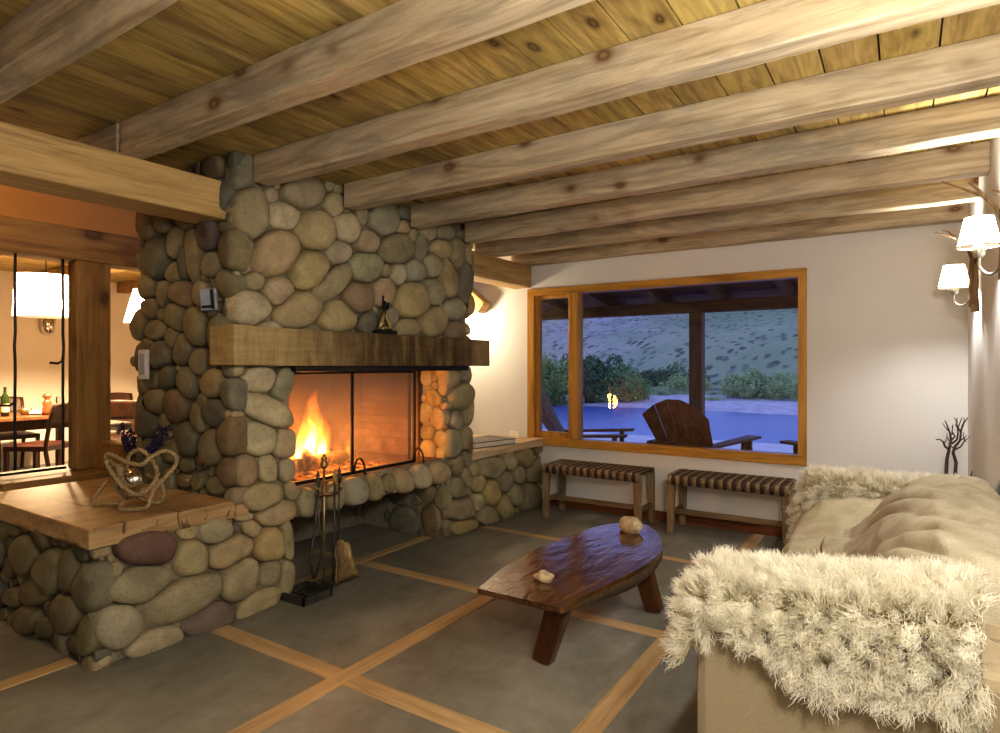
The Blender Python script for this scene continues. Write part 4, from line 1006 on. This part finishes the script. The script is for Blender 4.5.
# ------------------------------------------------------------------ rope sculpture on the bench
rc = onZ(134, 507, .612); RX, RY = rc.x, rc.y; RD = float(-ST * RX + CT * RY)
rp = thing('rope_knot', 'knotted rope ornament holding a shiny silver glass ball on the wooden bench', 'ornament', (RX, RY, .612))
def RP(x, y, dd):   # crop pixels of the ornament -> point at a depth offset
    p = at(70 + x / 7.33, 430 + y / 7.33, RD + dd); p.z = max(p.z, .625); return p
def rope(pts, r_):
    n = len(pts); Q = []
    for i in range(n):
        p0, p1, p2, p3 = pts[i - 1], pts[i], pts[(i + 1) % n], pts[(i + 2) % n]
        for k in range(8):
            q = k / 8; Q.append(.5 * ((2 * p1) + (p2 - p0) * q + (2 * p0 - 5 * p1 + 4 * p2 - p3) * q * q + (3 * p1 - p0 - 3 * p2 + p3) * q ** 3))
    for (da) in (0, pi):
        m = MB(); pts2 = []
        for i, q in enumerate(Q):
            t = (Q[(i + 1) % len(Q)] - Q[i - 1]).normalized(); a = t.cross(Vector((.3, .5, .8))).normalized(); b = t.cross(a); w = da + i * 1.0
            pts2.append(q + (a * cos(w) + b * sin(w)) * r_ * .35)
        m.tube(pts2, r_ * .72, 7, True); yield m
c1 = [RP(260, 200, -.02), RP(300, 175, -.03), RP(400, 225, -.08), RP(520, 250, -.10), RP(600, 190, -.08), RP(700, 150, -.03), RP(775, 190, 0), RP(770, 260, 0), RP(690, 350, -.04), RP(610, 440, -.08), RP(560, 560, -.10), RP(430, 620, -.10), RP(365, 575, -.08), RP(400, 500, .02), RP(430, 350, .08), RP(330, 330, .0)]
c2 = [RP(300, 300, -.05), RP(400, 420, -.10), RP(500, 470, -.11), RP(600, 400, -.10), RP(640, 300, -.06), RP(570, 180, .02), RP(500, 140, .04), RP(430, 190, .05), RP(420, 280, .03), RP(350, 260, .0), RP(270, 220, -.02)]
c3 = [RP(170, 540, .02), RP(230, 590, .03), RP(340, 545, .02), RP(460, 480, .04), RP(580, 520, .05), RP(650, 540, .05), RP(690, 480, .05), RP(660, 390, .05), RP(560, 330, .08), RP(420, 400, .09), RP(300, 360, .08), RP(210, 450, .04)]
for c in (c1, c2, c3):
    for mm in rope(c, .0105): mm.build('rope_loop', MROPE, rp)
bc = RP(470, 365, .0); m = MB(); m.blob(bc, (.052, .052, .06), 0, 1, 24, 16); m.build('silver_ball', MSILVER, rp)
m = MB(); m.tube([RP(350, 250, .0), RP(380, 330, .0), RP(340, 420, .02), RP(420, 480, .02), RP(560, 430, .02)], .02, 8); m.build('rope_core', MROPE, rp)

# lavender bunches
def lavender(name, label, base, spikes):
    m = MB(); r = random.Random(len(spikes) * 7 + 1)
    for tip in spikes:
        tip = Vector(tip); b = Vector(base); m.tube([b, b.lerp(tip, .5) + Vector((0, 0, .01)), tip], .002, 4)
        for k in range(26):
            q = b.lerp(tip, r.uniform(.5, 1.03)) + Vector((r.gauss(0, .009), r.gauss(0, .009), r.gauss(0, .008))); m.blob(q, (.006, .006, .008), .2, k, 6, 4)
    return tag(m.build(name, MPURPLE), label, 'dried flowers', 'dried purple flowers behind the rope ornament')
LD = RD + .75
lavender('lavender_bunch', 'bunch of dark purple dried flowers behind the rope ornament, beside the post', (at(130, 462, LD)), [tuple(at(u, v, LD + d)) for u, v, d in ((122, 425, 0), (127, 432, .05), (132, 430, .0), (126, 441, -.05), (135, 438, .03), (130, 446, 0), (124, 436, .04), (133, 447, -.03))])
LD2 = RD + .42
lavender('lavender_bunch', 'bunch of dark purple dried flowers leaning on the chimney stones', (at(146, 462, LD2)), [tuple(at(u, v, LD2 + d)) for u, v, d in ((163, 428, 0), (158, 436, .03), (168, 426, .0), (152, 443, -.02), (160, 441, .03), (149, 447, 0))])

# ------------------------------------------------------------------ post, rods, caps, between rooms
m = MB(); m.box(-4.68, -4.55, 1.885, 2.10, .615, 2.0)
tag(m.build('timber_post', MPOST, None, .015), 'square timber post carrying the dark beam, left of the chimney', 'post')
lw = thing('low_wall', 'low divider wall with a wooden cap under the timber post', 'low wall', (-4.6, 1.5, 0))
m = MB(); m.box(-4.86, -4.5, 1.50, 3.4, 0, .54); m.build('wall_body', MMORTAR, lw)
m = MB(); m.box(-4.92, -4.40, 1.44, 3.42, .54, .613); m.build('cap', MDKBEAM, lw, .006)
m = MB(); m.box(-4.62, -4.16, 2.0, 2.5, .613, .80); tag(m.build('wood_block', MDKBEAM, None, .008), 'wooden step block between the timber post and the chimney', 'block')
for i, (u, hv, y, lab) in enumerate([(15, 405, 1.57, 'wrought iron hanging rod with a hook near the left edge of the view'), (63, 363, 1.815, 'wrought iron hanging rod with a hook just left of the timber post'), (109, 350, 2.125, 'thin wrought iron rod tight against the right side of the timber post')]):
    m = MB(); p = onX(u, 300, -4.6); x, yy = -4.6, p.y; zb_ = .66 if i < 2 else .80
    pts = [(x + .004 * noise.noise(Vector((k * .7, i, 0))), yy + .006 * noise.noise(Vector((k * .7, i, 5))), zb_ + (2.0 - zb_) * k / 14) for k in range(15)]
    m.tube(pts, .009, 6)
    if i < 2:
        h = onX(u, hv, -4.6); m.tube([(x, yy, h.z + .05), (x, yy - .005, h.z + .015), (x, yy - .03, h.z), (x, yy - .075, h.z + .005)], .008, 6)
    tag(m.build('iron_rod', MIRON), lab, 'iron rod', 'iron rods between the rooms')
m = MB(); m.tube([(-4.6, 1.0, .64), (-4.6, 1.845, .64)], .009, 6); m.tube([(-4.6, 1.46, .613), (-4.6, 1.46, .64)], .009, 6)
tag(m.build('iron_rail', MIRON), 'low wrought iron rail joining the hanging rods at their foot', 'iron rail')

# ------------------------------------------------------------------ dining room
def dining_table(loc, W, D, label):
    t = thing('dining_table', label, 'table', (0, 0, 0), 'dark dining tables', False)
    m = MB(); m.box(-W / 2, W / 2, -D / 2, D / 2, .71, .75); m.build('tabletop', MDTABLE, t, .006)
    m = MB(); m.box(-W / 2 + .06, W / 2 - .06, -D / 2 + .06, D / 2 - .06, .60, .71); m.build('apron', MCHAIRW, t)
    for sx in (-1, 1):
        for sy in (-1, 1):
            m = MB(); m.box(sx * (W / 2 - .10) - .035, sx * (W / 2 - .10) + .035, sy * (D / 2 - .10) - .035, sy * (D / 2 - .10) + .035, 0, .60); m.build('leg', MCHAIRW, t)
    t.location = loc; return t
tc = onZ(44, 419, .75)
t1 = dining_table((-8.5, 2.85, 0), 1.0, 1.5, 'dark wood dining table set with a bottle and pepper mill, left of the timber post')
t2 = dining_table((-8.55, 4.4, 0), 1.0, .9, 'second dark wood dining table glimpsed between the timber post and chimney')
def dining_chair(label):
    t = thing('dining_chair', label, 'chair', (0, 0, 0), 'dark dining chairs', False)
    m = MB(); m.grid(lambda u, v: (-.22 + .44 * u, -.22 + .44 * v, .47 + .03 * (1 - (2 * u - 1) ** 4) * (1 - (2 * v - 1) ** 4)), 12, 12); m.box(-.22, .22, -.22, .22, .42, .47); m.build('seat', MSEATL, t)
    for sx in (-1, 1):
        m = MB(); m.bar((sx * .20, .20, 0), (sx * .20, .20, .44), .036, .036, (0, 1, 0)); m.build('leg', MCHAIRW, t)
        m = MB(); m.tube([(sx * .20, -.28, 0), (sx * .20, -.21, .40), (sx * .20, -.21, .5), (sx * .205, -.26, .75), (sx * .205, -.30, .90)], .021, 8); m.build('leg', MCHAIRW, t)
    m = MB(); m.grid(lambda u, v: (-.225 + .45 * u, -.262 - .05 * v + -.03 * sin(pi * u), .70 + .20 * v + .02 * sin(pi * u) * v), 14, 6); m.build('backrest', MCHAIRW, t, 0, .025)
    return t
c0 = dining_chair('dark dining chair in front of the dining table, its seat showing beside the post')
c0.location = (-7.74, 2.86, 0); c0.rotation_euler = (0, 0, radians(123))
copy_tree(c0, (-7.80, 2.22, 0), radians(60), 'dark wooden dining chair at the left edge of the view, near the iron rods')
copy_tree(c0, (-9.2, 3.1, 0), radians(-90), 'dining chair on the far side of the set table, only its backrest showing')
copy_tree(c0, (-7.66, 3.76, 0), radians(40), 'dark dining chair between the timber post and the chimney')
copy_tree(c0, (-9.22, 4.45, 0), radians(-90), 'dining chair behind the second dining table, half hidden by the chimney')
m = MB(); p = Vector((-7.2, 1.95, .75)); p = onZ(5, 416, .75); 
bt = thing('wine_bottle', 'dark green wine bottle with a pale label on the dining table', 'bottle', tuple(p))
m.lathe([(0, 0), (.038, .002), (.039, .19), (.034, .22), (.015, .255), (.014, .31), (.016, .312), (.016, .325), (0, .325)], p, 18); m.build('glass_body', MBOTTLE, bt)
m = MB(); m.lathe([(.0395, .05), (.0395, .14)], p, 18); m.f = [f for f in m.f if len(f) == 4]; m.sm = m.sm[:len(m.f)]; m.build('paper_label', MLABELB, bt)
p = onZ(47, 414.5, .75); m = MB(); m.lathe([(0, 0), (.05, .002), (.05, .05), (.038, .09), (.046, .14), (.03, .165), (.02, .18), (.042, .205), (.042, .225), (.02, .245), (.012, .26), (0, .265)], p, 18)
tag(m.build('pepper_mill', MPEPPER), 'turned orange brown wooden pepper mill on the dining table', 'pepper mill')
p = onZ(25, 414.5, .75); m = MB(); m.lathe([(0, 0), (.03, 0), (.06, .04), (.065, .075), (.055, .075), (.05, .04), (0, .02)], p, 18); tag(m.build('bowl', MBRASS), 'small round brass coloured bowl on the dining table left of the pepper mill', 'bowl')
p = onZ(36, 414, .75); m = MB(); m.blob((p.x, p.y, .775), (.09, .07, .025), .4, 4); tag(m.build('napkin', MPAPER), 'folded white napkin on the dining table beside the pepper mill', 'napkin')
p = onZ(60, 411, .75); m = MB(); m.lathe([(0, 0), (.13, .0), (.15, .012), (.15, .018), (.12, .006), (0, .006)], p, 24); tag(m.build('dinner_plate', MPAPER), 'white plate on the dining table close to the timber post', 'plate')
MWG = m_glass('wine_glass', (.95, .93, .9))
p = onZ(60, 414.5, .75); p = Vector((p.x, p.y, .75)); m = MB(); m.lathe([(0, 0), (.035, .003), (.006, .01), (.005, .09), (.03, .12), (.042, .16), (.036, .21)], p, 16); m.f = m.f[:-1]; m.sm = m.sm[:-1]; tag(m.build('wine_glass', MWG), 'clear stemmed wine glass on the dining table beside the post', 'glass')
p = onZ(138, 408, .75); m = MB(); m.blob((p.x, p.y, .80), (.06, .06, .055), .5, 4); tag(m.build('napkin', MPAPER), 'crumpled white napkin on the second dining table next to the chimney', 'napkin')

def pendant(c, r0, r1, h, zc, label, cat, mt, en):
    t = thing('pendant_lamp', label, cat, (c[0], c[1], c[2] - h / 2))
    m = MB(); m.lathe([(r0, -h / 2), (r1, h / 2)], c, 32); m.f = [f for f in m.f if len(f) == 4]; m.sm = m.sm[:len(m.f)]; m.build('drum_shade', mt, t)
    m = MB(); m.tube([(c[0], c[1], c[2]), (c[0], c[1], zc)], .006, 5); m.blob((c[0], c[1], c[2]), (.035, .035, .05), 0, 1, 10, 8); m.build('cord', MIRON, t)
    l = bpy.data.lights.new('pendant_light', 'POINT'); l.energy = en; l.color = (1, .72, .43); l.shadow_soft_size = .06
    o = bpy.data.objects.new('pendant_light', l); COL.objects.link(o); o.location = (c[0], c[1], c[2] - .08)
pc = at(46, 296, 6.4)
pendant(tuple(pc), .275, .26, .42, 2.52, 'big glowing drum pendant lamp hanging over the dining table', 'pendant lamp', MSHADED, 520)
pc = at(143, 306, 7.4)
pendant(tuple(pc), .20, .10, .40, 2.52, 'glowing cone shaped lamp half hidden by the chimney', 'pendant lamp', MSHADED, 340)
p = onX(47.5, 325, XL + .05); m = MB(); m.lathe([(.07, -.10), (.095, .10), (.085, .10), (.06, -.08), (0, -.08)], p, 20); m.box(p.x - .06, p.x - .04, p.y - .05, p.y + .05, p.z - .08, p.z + .08)
tag(m.build('wall_cup', MSILVER), 'small silver metal wall cup light on the dining room wall under the pendant', 'wall light')

# ------------------------------------------------------------------ outdoors
m = MB(); x0 = 0
for k in range(42):
    y = YB + .15 + k * .142; m.box(-9, 4, y, y + .134, -.03, 0)
struct(m.build('deck', MDECK))
pr = thing('porch_roof', 'dark timber porch roof with rafters over the deck outside the window', 'roof', (-1.5, 7, 2.0))
m = MB(); ye = 8.4; ze = 2.02
m.add([(-9, YB + .15, 2.75), (4, YB + .15, 2.75), (4, ye + .5, 2.20), (-9, ye + .5, 2.20), (-9, YB + .15, 2.79), (4, YB + .15, 2.79), (4, ye + .5, 2.24), (-9, ye + .5, 2.24)], [(0, 1, 2, 3), (4, 7, 6, 5), (0, 4, 5, 1), (3, 2, 6, 7), (0, 3, 7, 4), (1, 5, 6, 2)]); m.build('roof_boards', MPORCH, pr)
m = MB(); m.box(-9, 4, ye - .08, ye + .08, ze - .0, ze + .15); m.build('eave_beam', MPORCH, pr, .01)
for k in range(11):
    x = -6.0 + k * .8; m = MB(); m.bar((x, YB + .16, 2.69), (x, ye + .5, 2.13), .10, .13); m.build('rafter', MPORCH, pr)
px = onY(697, 400, ye)
m = MB(); m.box(px.x - .085, px.x + .085, ye - .085, ye + .085, 0, ze); tag(m.build('porch_post', MPORCHZ, None, .01), 'square wooden porch post out on the deck, seen through the window', 'post')

def adirondack(label):
    t = thing('adirondack_chair', label, 'chair', (0, 0, 0), 'wooden deck chairs outside the window', False)
    for k in range(5):
        a = (k - 2) * .105; top = .96 - .035 * abs(k - 2) ** 1.6
        m = MB(); n = 8; vs = []; fs = []
        def pt(s_, sd, off):
            w = .0495 + .0165 * s_; xx = a * (1 + .35 * s_) + sd * w; return (xx, -.20 - .34 * s_ - off * .9, .30 + (.985 - 1.35 * (a * 1.35 + sd * w) ** 2 - .30) * s_ + off * .4)
        for j in range(n + 1):
            s_ = j / n
            for off in (0, .022):
                for sd in (-1, 1): vs.append(pt(s_, sd, off))
        for j in range(n):
            o = j * 4; q = o + 4
            fs += [(o, o + 1, q + 1, q), (o + 2, q + 2, q + 3, o + 3), (o, q, q + 2, o + 2), (o + 1, o + 3, q + 3, q + 1)]
        fs += [(0, 2, 3, 1), (n * 4, n * 4 + 1, n * 4 + 3, n * 4 + 2)]
        m.add(vs, fs); m.build('back_slat', MDECKC, t)
    for k in range(5):
        y = -.22 + k * .115; m = MB(); m.box(-.27, .27, y, y + .10, .29 + k * .02, .312 + k * .02); m.build('seat_slat', MDECKC, t)
    for sx in (-1, 1):
        m = MB(); m.add([(sx * .30 - .05, -.48, .535), (sx * .30 + .05, -.48, .535), (sx * .33 + .075, .42, .575), (sx * .33 - .075, .42, .575), (sx * .30 - .05, -.48, .56), (sx * .30 + .05, -.48, .56), (sx * .33 + .075, .42, .60), (sx * .33 - .075, .42, .60)], [(3, 2, 1, 0), (4, 5, 6, 7), (0, 1, 5, 4), (1, 2, 6, 5), (2, 3, 7, 6), (3, 0, 4, 7)]); m.build('armrest', MDECKC, t, .006)
        m = MB(); m.box(sx * .31 - .05, sx * .31 + .05, .27, .31, 0, .575); m.build('leg', MDECKC, t)
        m = MB(); m.bar((sx * .275, .30, .34), (sx * .275, -.62, .04), .03, .10); m.build('leg', MDECKC, t)
    m = MB(); m.box(-.34, .34, -.40, -.36, .50, .56); m.build('back_rail', MDECKC, t)
    return t
a0 = adirondack('brown wooden deck chair seen from behind, in the middle of the window')
a0.location = (-1.70, 6.35, 0); a0.rotation_euler = (0, 0, radians(-14))
copy_tree(a0, (-2.88, 6.25, 0), radians(-75), 'wooden deck chair facing right, behind the narrow left window pane')
copy_tree(a0, (-.45, 6.55, 0), radians(68), 'wooden deck chair at the right edge of the window, only its arm showing')

def m_hill():
    t = NT('hillside'); v = t.coords(rnd=False); a = t.noise(v, .06, 5, .6); vb = t.n('ShaderNodeTexVoronoi'); vb.inputs['Scale'].default_value = 1; t.l(t.coords((1.5, .62, 0), False), vb.inputs['Vector']); nb = t.noise(v, 2.2, 3); mb_ = t.n('ShaderNodeMath', operation='MULTIPLY_ADD'); t.l(nb, mb_.inputs[0]); mb_.inputs[1].default_value = .7; t.l(vb.outputs['Distance'], mb_.inputs[2]); b = mb_.outputs[0]; s_ = t.noise(t.coords((1, .4, 1), False), .35, 5, .75)
    c = t.ramp(a, [(.38, (.19, .22, .15)), (.5, (.27, .26, .23)), (.64, (.36, .33, .33))])
    tc = t.n('ShaderNodeTexCoord'); sx = t.n('ShaderNodeSeparateXYZ'); t.l(tc.outputs['Object'], sx.inputs[0]); mr = t.n('ShaderNodeMapRange'); mr.inputs[1].default_value = -30; mr.inputs[2].default_value = -14; t.l(sx.outputs[0], mr.inputs[0])
    c = t.mix(mr.outputs[0], c, t.ramp(a, [(.38, (.17, .23, .12)), (.62, (.27, .30, .19))]))
    c = t.mix(t.ramp(b, [(.60, (.85,) * 3), (.72, (0, 0, 0))]), c, (.05, .06, .055)); c = t.mix(t.ramp(s_, [(.45, (0, 0, 0)), (.6, (.5,) * 3)]), c, (.19, .24, .15))
    t.pbr(c, .95, 0, .05); return t.m
def hill(u, v):
    x = -130 + 190 * u; y = 33 + 150 * v * v
    d = y - 33; z = -.75 + .5 * min(1, d / 4) + .55 * max(0, d - 6) ** .93 * .55 + 2.6 * noise.noise(Vector((x * .03, y * .03, 2))) * min(1, d / 30) + .5 * noise.noise(Vector((x * .2, y * .2, 7))) * min(1, d / 10)
    return (x, y, z)
m = MB(); m.grid(hill, 90, 90); struct(m.build('hillside', m_hill()))
def m_water():
    t = NT('river_water'); v = t.coords((.25, 1, 1), False); n = t.noise(v, 2.2, 4); t.pbr((.06, .11, .30), .28, 0, .5, t.bump(n, .25, .05)); return t.m
m = MB(); m.add([(-150, 11.3, -.8), (60, 11.3, -.8), (60, 45, -.8), (-150, 45, -.8)], [(0, 1, 2, 3)]); struct(m.build('river', m_water()))
m = MB(); m.grid(lambda u, v: (-150 + 210 * u, 29.5 + 6.5 * v + 1.2 * noise.noise(Vector((u * 25, 0, 0))), -.86 + .55 * v ** .7 + .1 * noise.noise(Vector((u * 60, v * 5, 0)))), 160, 12); struct(m.build('river_bank', MPAPGREY))
m = MB(); m.add([(-150, YB + .14, -.9), (60, YB + .14, -.9), (60, 11.6, -.85), (-150, 11.6, -.85)], [(0, 1, 2, 3)]); struct(m.build('near_bank', MPAPGREY))

def m_leaf(name, c1, c2):
    t = NT(name); v = t.coords(); n = t.noise(v, 2.5, 3); c = t.ramp(n, [(.3, c1), (.7, c2)]); t.pbr(c, .8, 0, .1); return t.m
MLEAFA = m_leaf('willow_leaf', (.10, .20, .075), (.22, .36, .13)); MLEAFB = m_leaf('sage_leaf', (.20, .30, .12), (.38, .48, .22)); MLEAFC = m_leaf('dark_leaf', (.05, .10, .055), (.13, .21, .11))
def bush(c, r_, mt, seed, label, n=4200):
    t = thing('riverside_bush', label, 'bush', tuple(c), 'bushes on the far river bank')
    rg = np.random.default_rng(seed); m = MB(); vs = []; fs = []
    lob = [(Vector((rg.normal(0, .42) * r_[0], rg.normal(0, .42) * r_[1], r_[2] * rg.uniform(.35, .75))), rg.uniform(.35, .6)) for _ in range(9)]
    for i in range(n):
        lc, lr = lob[rg.integers(len(lob))]; d = Vector(rg.normal(0, 1, 3)).normalized()
        q = Vector(c) + lc + Vector((d.x * r_[0], d.y * r_[1], d.z * r_[2] * .85)) * lr * rg.uniform(.7, 1.05)
        if q.z < c[2] + .02: q.z = c[2] + rg.uniform(.02, .3)
        s_ = rg.uniform(.05, .115) * r_[2] * .5; a = Vector(rg.normal(0, 1, 3)).normalized(); b = a.orthogonal().normalized(); o = len(vs)
        vs += [q - a * s_, q + b * s_ * .45, q + a * s_, q - b * s_ * .45]; fs.append((o, o + 1, o + 2, o + 3))
    m.add(vs, fs); m.build('foliage', mt, t)
    m = MB()
    for k in range(5): m.tube([Vector(c) + Vector((rg.normal(0, .1), rg.normal(0, .1), -.05)), Vector(c) + Vector((rg.normal(0, .4) * r_[0], rg.normal(0, .4) * r_[1], r_[2] * .7))], [.06, .02], 5)
    m.build('stem', MTWIG, t)
bl = [(555, 409, 34, (1.6, 1.1, 2.6), MLEAFA, 'large willow bush behind the narrow left window pane'), (590, 410, 34, (1.3, 1.1, 2.5), MLEAFC, 'dark green bush just right of the window mullion'), (610, 409, 34.5, (1.3, 1.1, 1.9), MLEAFA, 'mid green rounded bush, second to the right of the mullion'),
      (632, 409, 34.5, (1.3, 1.1, 1.35), MLEAFA, 'low green bush left of the deck chair back, at the water edge'), (652, 398, 40, (1.3, 1.2, 1.8), MLEAFC, 'dark bush farther up the bank, above the deck chair back'), (673, 399, 39, (1.3, 1.2, 1.9), MLEAFC, 'dark tall bush left of the porch post'), (687, 403, 37, (1.1, 1.0, 1.5), MLEAFB, 'pale green bush touching the left side of the porch post'),
      (752, 402, 33, (1.35, 1.1, 1.75), MLEAFB, 'pale sage bush right of the porch post, the big one on the bank'), (776, 403, 33, (1.1, 1.0, 1.5), MLEAFB, 'pale sage bush between its two neighbours right of the porch post'), (798, 404, 32, (1.2, 1.0, 1.25), MLEAFB, 'pale sage bush at the right edge of the window'),
      (712, 406, 33, (.6, .5, .5), MLEAFB, 'small tuft of brush on the bank just right of the porch post'), (618, 396, 42, (1.6, 1.3, 1.6), MLEAFC, 'small dark bush higher up the bank, left of the middle deck chair')]
for i, (u, v, d, r_, mt, lab) in enumerate(bl):
    c = at(u, v, d); c.z = max(c.z, -.75); bush(c, r_, mt, 20 + i, lab)

# ------------------------------------------------------------------ lights
def light(name, ty, loc, en, col, size=.1, rot=None):
    l = bpy.data.lights.new(name, ty); l.energy = en; l.color = col
    if ty == 'POINT': l.shadow_soft_size = size
    if ty == 'AREA': l.size = size
    o = bpy.data.objects.new(name, l); COL.objects.link(o); o.location = loc
    if rot: o.rotation_euler = rot
    return o
light('fire_light', 'POINT', (-3.24, 2.80, .84), 40, (1, .37, .07), .10)
for yl_, pw_ in ((1.66, 30), (.40, 84)): light('room_lamp', 'POINT', (.20, yl_, 1.72), pw_, (1, .94, .83), .08)  # unseen fill lights added along the right wall, no fixtures modelled
light('room_lamp_back', 'POINT', (-.15, -2.2, 1.6), 20, (1, .90, .76), .25)  # weak fill light added out of view behind the camera
light('alcove_lamp', 'POINT', (-3.75, 4.8, 1.75), 34, (1, .78, .52), .06)
light('stairwell_lamp', 'POINT', (-3.9, .6, 2.7), 30, (1, .70, .38), .08)  # fill light added in the upper void to brighten the ochre wall
wd = bpy.data.worlds.new('dusk'); SC.world = wd; wd.use_nodes = True
bg = wd.node_tree.nodes['Background']; bg.inputs[0].default_value = (.36, .45, .95, 1); bg.inputs[1].default_value = 1.6
for o in list(bpy.data.objects):
    if 'w' in o.keys(): del o['w']
